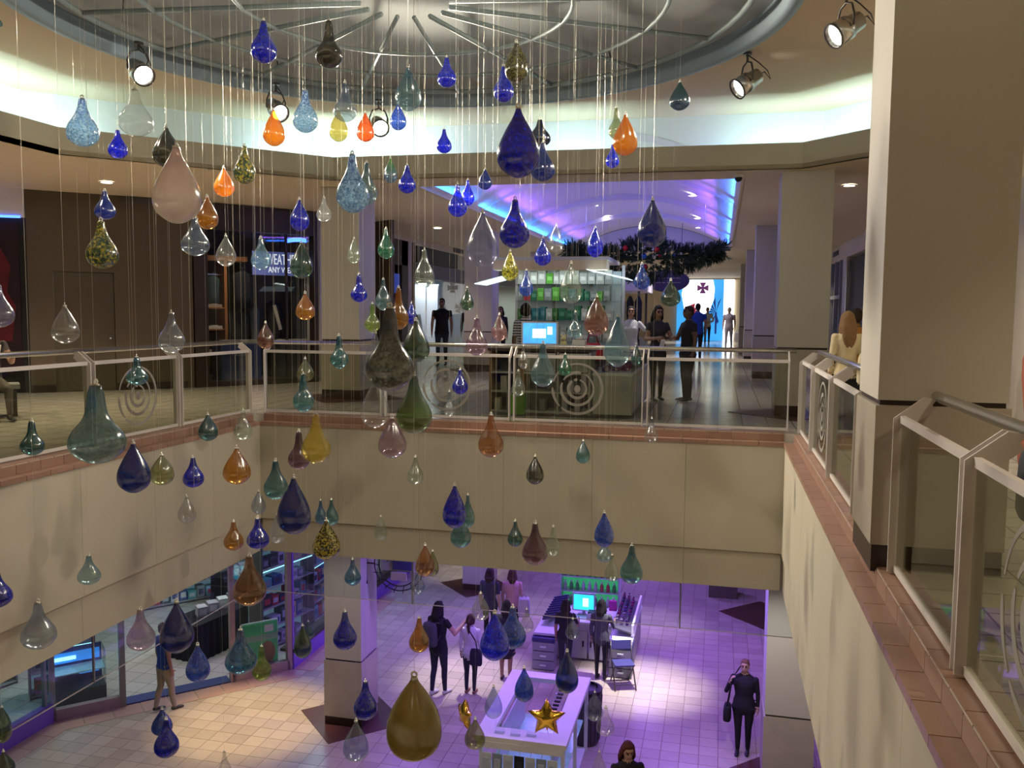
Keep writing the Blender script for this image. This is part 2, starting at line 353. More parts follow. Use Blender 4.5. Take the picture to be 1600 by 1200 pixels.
# pink border along the lower shop front
SH = [(-11.05, 4.0), (-11.05, 12.25), (-8.12, 15.33), (-8.12, 30.0)]
pk = None
for (ax, ay), (bx_, by) in zip(SH[:-1], SH[1:]):
    a, b = Vector((ax, ay)), Vector((bx_, by)); d = b-a; L_ = d.length; d.normalize(); n = Vector((d.y, -d.x)); k = max(1, round(L_/.46)); s = L_/k
    for i in range(k):
        c = a + d*(s*(i+.5)) + n*.23
        if c.y > 20 or c.y < 9: continue
        if pk is None: o = pk = bobj('border_tile', (.45, .45, .008), 'pink_tile', lf)
        else: o = pk.copy(); COL.objects.link(o); o.parent = lf
        o.location = (c.x, c.y, ZL+.003); o.rotation_euler = (0, 0, math.atan2(d.y, d.x))
def diamond(x, y, z, r, nm='dark_inlay'):
    bm = BM(); prism(bm, [(r, 0), (0, r), (-r, 0), (0, -r)], (0, 0, .007), (x, y, z), (1, 0, 0), (0, 1, 0)); return bm
for x, y, r in ((-6.1, 13.72, 1.0), (1.15, 13.4, 1.0), (-6.0, 21.4, 1.0), (1.15, 21.0, 1.0)): obj('dark_inlay', diamond(x, y, ZL, r), 'stain_brown', lf)
for x, y, r in ((-6.1, 13.72, 1.0), (1.15, 13.4, 1.0), (-6.0, 21.4, 1.0)): obj('dark_inlay', diamond(x, y, .001, r), 'stain_brown', fl)
# ---------------- ceilings
ce = thing('ceiling', 'tan plaster ceiling with octagonal coffer over the opening', 'ceiling', kind='structure')
def slab_poly(poly, z, t, mat, nm, par):
    bm = BM(); prism(bm, poly, (0, 0, t), (0, 0, z), (1, 0, 0), (0, 1, 0)); return obj(nm, bm, mat, par)
XL, XR, YN, YF = -18, 8, -6, 13.65
O = OCT
for p in ([O[0], O[1], (XL, O[1][1]), (XL, O[0][1])], [O[1], O[2], (O[2][0], YF), (XL, YF), (XL, O[1][1])], [O[2], O[3], (O[3][0], YF), (O[2][0], YF)],
          [O[3], O[4], (XR, O[4][1]), (XR, YF), (O[3][0], YF)], [O[4], O[5], (XR, O[5][1]), (XR, O[4][1])], [O[5], O[6], (O[6][0], YN), (XR, YN), (XR, O[5][1])],
          [O[6], O[7], (O[7][0], YN), (O[6][0], YN)], [O[7], O[0], (XL, O[0][1]), (XL, YN), (O[7][0], YN)],
          [(XL, YF), (-4.9, YF), (-4.9, 29), (XL, 29)], [(.3, YF), (XR, YF), (XR, 29), (.3, 29)], [(XL, 29), (XR, 29), (XR, 58), (XL, 58)]):
    slab_poly(p, 3.5, .06, 'ceiling_paint', 'ceiling_panel', ce)
def offs(k):
    r = []
    for i in range(8):
        p, a, b = Vector(O[i]), Vector(O[i-1]), Vector(O[(i+1) % 8])
        d1, d2 = (p-a).normalized(), (b-p).normalized(); n1, n2 = Vector((-d1.y, d1.x)), Vector((-d2.y, d2.x))
        if n1.dot(p-Vector((-2.45, 8.4))) < 0: n1 = -n1
        if n2.dot(p-Vector((-2.45, 8.4))) < 0: n2 = -n2
        m = (n1+n2).normalized(); r.append(p + m*(k/max(.3, m.dot(n1))))
    return r
bm = BM(); i0, i1 = offs(0), offs(.07)
rings(bm, [[Vector((p.x, p.y, 3.5)) for p in i0], [Vector((p.x, p.y, 3.85)) for p in i0], [Vector((p.x, p.y, 3.85)) for p in i1], [Vector((p.x, p.y, 3.5)) for p in i1]], False, True)
obj('cove_lip', bm, 'plaster', ce)
bm = BM(); i2 = offs(.85); rings(bm, [[Vector((p.x, p.y, 3.5)) for p in i2], [Vector((p.x, p.y, 4.45)) for p in i2]], False)
obj('cove_back', bm, 'cove_paint', ce)
DC, DR = (-3.15, 8.45), 3.75
bm = BM(); NC = 96
ca = [bm.verts.new((DC[0]+DR*math.cos(2*math.pi*k/NC), DC[1]+DR*math.sin(2*math.pi*k/NC), 4.45)) for k in range(NC)]
oa = [bm.verts.new((p.x, p.y, 4.45)) for p in i2]
for L_ in (ca, oa):
    for k in range(len(L_)): bm.edges.new((L_[k], L_[(k+1) % len(L_)]))
bmesh.ops.triangle_fill(bm, use_beauty=True, edges=bm.edges[:])
obj('raised_ceiling', bm, 'ceiling_paint', ce)
def circ(r, z, n=NC, c=DC): return [Vector((c[0]+r*math.cos(2*math.pi*k/n), c[1]+r*math.sin(2*math.pi*k/n), z)) for k in range(n)]
bm = BM(); rings(bm, [circ(DR+.10, 4.45), circ(DR+.10, 4.40), circ(DR, 4.385), circ(DR-.04, 4.41), circ(DR-.04, 4.64)], False); obj('dome_rim', bm, 'slate_blue', ce, True)
bm = BM(); rings(bm, [circ(DR-.04, 4.62), circ(.02, 4.86)], False); obj('dome_ceiling', bm, 'disc_grey', ce, True)
V3 = lambda *a: Vector(a)
# pipe lattice under the dome
pl = thing('pipe_lattice', 'painted pipe lattice of rings, spokes and looping arcs hanging under the dome', 'ceiling ornament', (DC[0], DC[1], 4.52))
def pc(r, z=0, n=64, c=(0, 0)): return [Vector((c[0]+r*math.cos(2*math.pi*k/n), c[1]+r*math.sin(2*math.pi*k/n), z)) for k in range(n)]
for r, t in ((3.42, .034), (2.62, .024), (1.68, .022)): obj('ring_pipe', tube(BM(), pc(r), t, 8, True), 'pipe_paint', pl, True)
for k in range(16):
    a = 2*math.pi*(k+.35)/16
    obj('spoke_pipe', tube(BM(), [(.45*math.cos(a), .45*math.sin(a), .02), (3.42*math.cos(a), 3.42*math.sin(a), 0)], .026, 6), 'pipe_paint', pl, True)
    if k % 2 == 0: obj('hanger_rod', tube(BM(), [(2.95*math.cos(a), 2.95*math.sin(a), 0), (2.95*math.cos(a+.02), 2.95*math.sin(a), .17)], .009, 5), 'dark_steel', pl)
# corridor vault with stepped arches
va = thing('ceiling_vault', 'violet lit barrel vault over the corridor with stepped arches', 'ceiling', kind='structure')
def arc(y, rise, hw=2.6, cx=-2.3, n=28, z0=3.52):
    R_ = (hw*hw+rise*rise)/(2*rise); a = math.asin(hw/R_)
    return [Vector((cx+R_*math.sin(-a+2*a*k/n), y, z0+R_*math.cos(-a+2*a*k/n)-(R_-rise))) for k in range(n+1)]
for k in range(4):
    y0 = 13.65 + k*3.8; y1 = min(29, y0+3.8)
    bm = BM(); A, B = arc(y0+.55, .82), arc(y1, .82)
    va_ = [[bm.verts.new(p) for p in q] for q in (A, B)]
    for i in range(len(A)-1): bm.faces.new((va_[0][i], va_[0][i+1], va_[1][i+1], va_[1][i]))
    obj('vault_bay', bm, 'vault_paint', va, True)
    bm = BM(); P_ = [arc(y0, .82), arc(y0, .68), arc(y0+.55, .68), arc(y0+.55, .82)]; vv = [[bm.verts.new(p) for p in q] for q in P_]
    for j in range(3):
        for i in range(len(A)-1): bm.faces.new((vv[j][i], vv[j][i+1], vv[j+1][i+1], vv[j+1][i]))
    obj('vault_rib', bm, 'vault_paint', va)
bm = BM(); a_ = arc(29, .82); f = bm.faces.new([bm.verts.new(p) for p in a_]); obj('vault_end', bm, 'vault_paint', va)
for x in (-4.88, .28): obj('light_ledge', bx(BM(), x-.03, x+.03, 13.65, 29, 3.5, 3.58), 'ceiling_paint', va)
# recessed downlights
dl = None
for i, (x, y, z, lb) in enumerate(((-4.23, 19.0, 3.95, 'recessed lamp in the vault behind the big cobalt drops'), (-.65, 19.2, 4.0, 'recessed lamp in the vault at its far side, nearest the gallery'), (-.66, 23.7, 4.0, 'recessed lamp in the vault, upper of the pair above the garland tip'),
        (-.69, 26.2, 4.0, 'recessed lamp in the vault, lower of the pair above the garland tip'), (-3.2, 22.4, 4.23, 'recessed lamp in the vault beside the silver grey drop'), (-3.25, 25.0, 4.23, 'recessed lamp deep in the vault, right of the silver grey drop'), (-6.7, 20.2, 3.49, 'recessed lamp in the tan ceiling over the black shirted man'),
        (-3.1, 17.4, 4.23, 'recessed lamp in the vault left of its middle'), (-6.9, 15, 3.49, 'recessed lamp in the ceiling beyond the slim blue drops'), (2.4, 9, 4.44, 'recessed lamp over the gallery behind the near column'), (-9.6, 12.2, 3.49, 'recessed lamp in the ceiling above the brown wall'), (1.9, 14.6, 3.49, 'recessed lamp in the ceiling right of the far column'))):
    if dl is None:
        r = dl = thing('recessed_lamp', lb, 'ceiling light', group='recessed ceiling lamps')
        obj('bezel', lathe(BM(), [(.115, 0), (.115, -.012), (.085, -.012), (.085, 0)], 20, cap=False), 'white', r); obj('lens', lathe(BM(), [(.084, -.006), (.01, -.006)], 20), 'down_white', r)
    else: r = copy_tree(dl); r['label'] = lb
    r.location = (x, y, z)
# ---------------- columns
def column(label, x0, x1, y0, y1, z0, z1, wz=.97):
    w = thing('column', label, 'column', ((x0+x1)/2, (y0+y1)/2, z0), kind='structure'); a, b = (x1-x0)/2, (y1-y0)/2
    obj('plinth', bx(BM(), -a-.004, a+.004, -b-.004, b+.004, 0, .16), 'plinth_dark', w)
    obj('stone_base', bx(BM(), -a-.012, a+.012, -b-.012, b+.012, .16, wz), 'column_stone', w)
    obj('groove', bx(BM(), -a+.012, a-.012, -b+.012, b-.012, wz-.01, wz+.035), 'plinth_dark', w)
    obj('shaft', bx(BM(), -a, a, -b, b, wz+.03, z1-z0), 'column_paint', w)
column('massive cream square column standing beside the near railing', .89, 1.57, 5.3, 5.98, -.02, 3.5)
column('cream square column behind the corner of the far railing', .80, 1.5, 13.05, 13.75, 0, 3.5)
column('cream square column beside the dark clothing shop, violet on one side', -6.45, -5.78, 13.35, 14.05, 0, 3.5)
column('mauve lit column behind the man in the black shirt', -6.26, -5.55, 21.0, 21.7, 0, 3.5)
column('second cream column along the right of the corridor', .75, 1.45, 20.8, 21.5, 0, 3.5)
column('third cream column along the right of the corridor', .75, 1.45, 28.5, 29.2, 0, 3.5)
column('fourth cream column along the right of the corridor', .75, 1.45, 36.3, 37.0, 0, 3.5)
column('far mauve column deep on the left of the corridor', -6.26, -5.55, 28.7, 29.4, 0, 3.5)
column('lower hall column below the dark clothing shop', -6.45, -5.78, 13.35, 14.05, ZL, -1.96, 1.15)
column('lower hall column beside the woman in the black suit', .80, 1.5, 13.05, 13.75, ZL, -1.96, 1.15)
column('lower hall column behind the ringed hanging sign', -6.26, -5.55, 21.0, 21.7, ZL, -1.96, 1.15)
# ---------------- glass smoke curtain hanging from the edge of the lower ceiling
def curtain(label, p0, p1, joints, name='smoke_curtain'):
    p0, p1 = Vector(p0), Vector(p1); d = (p1-p0).normalized(); ang = math.atan2(d.y, d.x)
    t = thing(name, label, 'glass screen', (p0.x, p0.y, -1.97), ang, 'glass smoke curtains round the opening')
    L_ = (p1-p0).length; ed = [0] + joints + [L_]
    for a, b in zip(ed[:-1], ed[1:]):
        p = obj('pane', bx(BM(), a+.004, b-.004, -.004, .004, -.66, 0), 'curtain_glass', t); obj('edge_trim', bx(BM(), a, b, -.005, .005, -.668, -.658), 'rail_paint', p)
    for j in joints: obj('joint_rod', bx(BM(), j-.01, j+.01, -.01, .01, -.67, 0), 'grey', t)
curtain('glass smoke curtain under the far parapet, above the lower hall shoppers', (-6.6, 11.3, 0), (1.0, 11.3, 0), [2.49, 6.19])
curtain('glass smoke curtain under the long parapet, in front of the lower shop windows', (-6.6, .5, 0), (-6.6, 11.25, 0), [3.7, 7.45])
# ================================================================== railings
def swirl(parent, cx, cz):
    bm = BM()
    for r, w, a0, a1 in ((.33, .036, -130, 165), (.33, .036, 178, 225), (.215, .038, -200, 60), (.215, .038, 78, 148), (.12, .04, -235, 75), (.12, .04, 90, 112)):
        n = max(4, int((a1-a0)/7)); P = []
        for k in range(n+1):
            a = math.radians(a0+(a1-a0)*k/n); ww = w*(.45+.55*math.sin(math.pi*min(1, max(0, k/n))**.5))
            P.append(((r-ww/2)*math.cos(a), (r-ww/2)*math.sin(a), (r+ww/2)*math.cos(a), (r+ww/2)*math.sin(a)))
        A = [[bm.verts.new((cx+p[0], yy, cz+p[1])) for p in P] for yy in (-.007, -.005)]; B = [[bm.verts.new((cx+p[2], yy, cz+p[3])) for p in P] for yy in (-.007, -.005)]
        for k in range(n):
            for q in (0, 1): bm.faces.new((A[q][k], A[q][k+1], B[q][k+1], B[q][k]))
            bm.faces.new((A[0][k], A[0][k+1], A[1][k+1], A[1][k])); bm.faces.new((B[0][k], B[0][k+1], B[1][k+1], B[1][k]))
    prism(bm, [(.042*math.cos(2*math.pi*k/16), .05*math.sin(2*math.pi*k/16)) for k in range(16)], (0, .002, 0), (cx, -.007, cz))
    return obj('swirl_emblem', bm, 'swirl_print', parent)
PROF = [(-.045, .0), (.045, 0), (.045, .83), (.165, .925), (.150, .955), (.172, .985), (.105, .995), (-.045, .875)]
def railing(label, p0, ang, length, posts, swirls=(), ends=True):
    t = thing('balustrade', label, 'railing', p0, ang, 'glass balustrades round the opening')
    ps = None
    for i, x in enumerate(posts):
        for dx in (-.032, .032):
            if (i == 0 and dx < 0) or (i == len(posts)-1 and dx > 0): continue
            bm = BM(); prism(bm, PROF, (.012, 0, 0), (x+dx-.006, 0, .004), (0, 1, 0), (0, 0, 1)); obj('post_plate', bm, 'rail_paint', t)
    obj('handrail', tube(BM(), [(0, .19, 1.0), (length, .19, 1.0)], .03, 12), 'steel', t, True)
    for i, (a, b) in enumerate(zip(posts[:-1], posts[1:])):
        a += .04; b -= .04
        obj('top_bar', bx(BM(), a, b, -.014, .014, .855, .895), 'rail_paint', t); obj('bottom_bar', bx(BM(), a, b, -.014, .014, .012, .045), 'rail_paint', t)
        p = obj('pane', bx(BM(), a+.01, b-.01, -.004, .004, .045, .855), 'rail_glass', t)
        if i in swirls: swirl(p, (a+b)/2 + (0), .46)
railing('glass balustrade across the far end with two swirl emblems', (-6.42, 11.27, .012), 0, 7.36, [.06, 1.9, 3.73, 5.5, 7.3], (1, 2))
railing('glass balustrade along the long side opposite, one swirl emblem on it', (-6.52, .4, .012), math.pi/2, 10.83, [.05, 1.35, 2.9, 4.45, 6.0, 7.53, 9.08, 10.78], (2, 5))
railing('short glass balustrade between the near column and the far corner', (1.0, 11.2, .012), -math.pi/2, 5.2, [.05, 1.5, 3.05, 4.6], (1,))
railing('nearest glass balustrade with bright steel handrail in front of the column', (1.0, 5.26, .012), -math.pi/2, 4.8, [.05, 1.5, 3.05, 4.6], (1,))
# ================================================================== spot lamps
def lamp(label, loc, aim, power, col=(1, .88, .69), deg=105, seat=4.44):
    t = thing('spot_lamp', label, 'spotlight', loc, group='theatre spotlights round the dome')
    q = (Vector(aim)-Vector(loc)).to_track_quat('-Z', 'Y'); R = q.to_matrix()
    def rot(bm): bmesh.ops.transform(bm, matrix=R.to_4x4(), verts=bm.verts); return bm
    obj('can', rot(lathe(BM(), [(.03, .20), (.085, .17), (.095, .04), (.112, .03), (.112, -.14), (.104, -.14), (.100, .0)], 20, cap=False)), 'steel', t, True)
    obj('lens', rot(lathe(BM(), [(.10, -.10), (.06, -.115), (.01, -.12)], 20)), 'lamp_white', t)
    obj('gel_frame', rot(lathe(BM(), [(.108, -.135), (.124, -.135), (.124, -.15), (.108, -.15)], 20, cap=False)), 'dark_steel', t)
    x = R @ Vector((1, 0, 0)); up = Vector((0, 0, 1)); top = seat-loc[2]-.03
    obj('yoke', tube(BM(), [x*.125, x*.13+up*.1, x*.09+up*.2, up*.235, -x*.09+up*.2, -x*.13+up*.1, -x*.125], .011, 6), 'dark_steel', t, True)
    obj('clamp', tube(BM(), [up*.23, up*(top)], .014, 6), 'dark_steel', t); obj('ceiling_plate', lathe(BM(), [(.05, top), (.05, top+.025)], 14), 'dark_steel', t)
    b = R @ Vector((0, 0, .2))
    obj('cable', tube(BM(), [b, b+Vector((.05, .03, .03)), b+Vector((.12, .05, -.05)), b*.6+Vector((.14, .04, .08)), b*.3+Vector((.08, .02, .2)), up*(top)], .007, 5), 'black', t, True)
    s = spot((0, 0, 0), (0, 0, -1), power, col, deg, .45, .085, 'spot_beam'); s.parent = t; s.location = R @ Vector((0, 0, -.17)); s.rotation_euler = q.to_euler()
lamp('spotlight with bright lens above the clear glass drop, farthest left', (-6.40, 8.72, 4.12), (.6, 4.6, -.6), 880)
lamp('spotlight glaring just above an amber drop, second from the left', (-5.75, 10.62, 4.10), (.8, 5.6, -.9), 430)
lamp('spotlight glaring beside the small orange red drop, third from the left', (-4.76, 11.72, 4.08), (.8, 3.4, -1.2), 1500)
lamp('silver spotlight seen side-on near the far end of the dome', (.22, 10.5, 4.10), (-6.2, 7.0, -.8), 260)
lamp('silver spotlight partly behind the near column', (1.05, 8.75, 4.10), (-6.2, 5.2, -1.0), 430)
for i, (x, y, ax, ay) in enumerate(((.6, 6.2, -5.2, 11, ), (-.9, 4.95, -3.6, 11), (-5.4, 4.95, -.8, 11), (-6.7, 6.6, .8, 8.0))):
    lamp(('spotlight on the near side of the dome above the near parapet', 'spotlight over the near edge aimed at the far parapet', 'spotlight at the near corner aimed across the opening', 'spotlight on the long side aimed at the bright parapet')[i], (x, y, 4.1), (ax, ay, -1.0), 62)
# ================================================================== glass drops
COB, NAV = (.006, .016, .36), (.008, .020, .12)
blown('cobalt', COB, .42, .97, (.004, .008, .22), (.02, .06, .70), 60, .62, .15); blown('royal', (.012, .03, .62), .42, .96, (.01, .02, .5), (.08, .16, .95), 55, .6)
blown('navy', (.010, .030, .20), .40, .93, (.008, .016, .16), (.03, .10, .36), 50, .62, .2); blown('steel_blue', (.03, .10, .42), .40, .90, (.02, .05, .32), (.10, .22, .62), 60, .60, .15)
blown('speckled_sky', (.16, .36, .62), .40, .7, (.05, .12, .45), (.55, .78, .92), 70, .52); blown('slate', (.34, .46, .60), .10, .6, (.16, .24, .42))
blown('clear', (.74, .75, .70), .035, .35); blown('clear_blue', (.62, .72, .78), .05, .42, (.15, .28, .45)); blown('silver', (.55, .57, .58), .11, .5)
blown('periwinkle', (.40, .44, .66), .12, .6, (.15, .2, .55)); blown('aqua', (.32, .56, .62), .12, .72, (.06, .24, .38)); blown('teal', (.11, .34, .37), .16, .85, (.02, .14, .22))
blown('deep_teal', (.05, .20, .21), .24, .88, (.01, .09, .14)); blown('blue_teal', (.05, .22, .36), .26, .88, (.01, .04, .26), (.15, .4, .5), 60, .6); blown('celadon', (.55, .66, .54), .075, .6); blown('emerald', (.05, .28, .17), .24, .88, (.03, .22, .16))
blown('forest', (.07, .16, .09), .24, .88, (.03, .09, .06)); blown('lime', (.34, .46, .10), .24, .85, (.20, .36, .08)); blown('olive', (.30, .32, .12), .22, .8, (.22, .24, .1)); blown('moss', (.16, .26, .06), .2, .88, (.03, .13, .13))
blown('citron', (.62, .50, .10), .38, .85, (.55, .42, .10)); blown('amber', (.50, .25, .025), .30, .92, (.42, .17, .02)); blown('orange', (.62, .25, .015), .55, .94, (.55, .18, .01)); blown('vermilion', (.55, .13, .015), .5, .94)
blown('copper', (.44, .21, .075), .22, .88, (.40, .17, .07)); blown('brown', (.24, .11, .065), .26, .88); blown('blush', (.80, .68, .60), .40, .5, (.70, .50, .45)); blown('rose', (.58, .32, .33), .22, .75); blown('copper_rose', (.42, .20, .16), .28, .8)
blown('mauve', (.48, .32, .42), .11, .75, (.34, .18, .30)); blown('plum', (.20, .09, .15), .26, .85, (.08, .03, .05)); blown('smoke', (.07, .07, .045), .34, .9, (.018, .024, .016)); blown('ink', (.012, .016, .03), .6, .97, (.004, .005, .01), (.03, .09, .3), 30, .6)
blown('mottled_gold', (.03, .08, .06), .55, .85, (.10, .12, .04), (.62, .46, .06), 48, .56, .04); blown('mottled_lime', (.20, .22, .03), .35, .8, (.30, .26, .04), (.72, .68, .12), 48, .52, .05); blown('leopard', (.60, .48, .07), .5, .75, (.4, .36, .1), (.012, .018, .012), 55, .50, .03)
blown('speckled_grey', (.20, .22, .17), .40, .7, (.02, .05, .08), (.05, .05, .045), 85, .52, .04); blown('speckled_teal', (.20, .38, .40), .26, .68, (.02, .13, .24), (.10, .20, .20), 60, .54); blown('old_gold', (.36, .30, .05), .62, .85, (.34, .28, .09), (.30, .19, .03), 14, .56, .2)
blown('black_gold', (.05, .05, .02), .6, .9, None, (.22, .20, .06), 60, .54, .05); blown('two_tone', (.10, .18, .28), .2, .8, (.10, .34, .06))
blown('green_navy', (.03, .07, .12), .35, .9, (.03, .12, .10))
pm('clear_stub', (.80, .78, .72), .08, var=.02, spec=.8); pm('wire', (.75, .70, .60), .3, .6, var=.02)
SHAPE = {  # belly profile, (height 0..1, radius 0..1)
 't': [(0, .0), (.012, .26), (.05, .50), (.12, .78), (.21, .95), (.30, 1), (.40, .97), (.50, .88), (.60, .74), (.70, .58), (.80, .40), (.88, .26), (.95, .16), (1, .13)],
 'p': [(0, 0), (.012, .27), (.05, .53), (.12, .81), (.21, .97), (.29, 1), (.38, .96), (.47, .84), (.56, .67), (.65, .50), (.74, .37), (.83, .29), (.92, .24), (1, .20)],
 'n': [(0, 0), (.012, .27), (.05, .54), (.12, .82), (.20, .97), (.27, 1), (.35, .95), (.43, .82), (.51, .62), (.60, .45), (.70, .36), (.80, .32), (.90, .28), (1, .20)],
 'e': [(0, 0), (.012, .28), (.05, .54), (.13, .82), (.24, .97), (.33, 1), (.45, .97), (.57, .87), (.68, .71), (.78, .53), (.87, .35), (.94, .20), (1, .11)]}
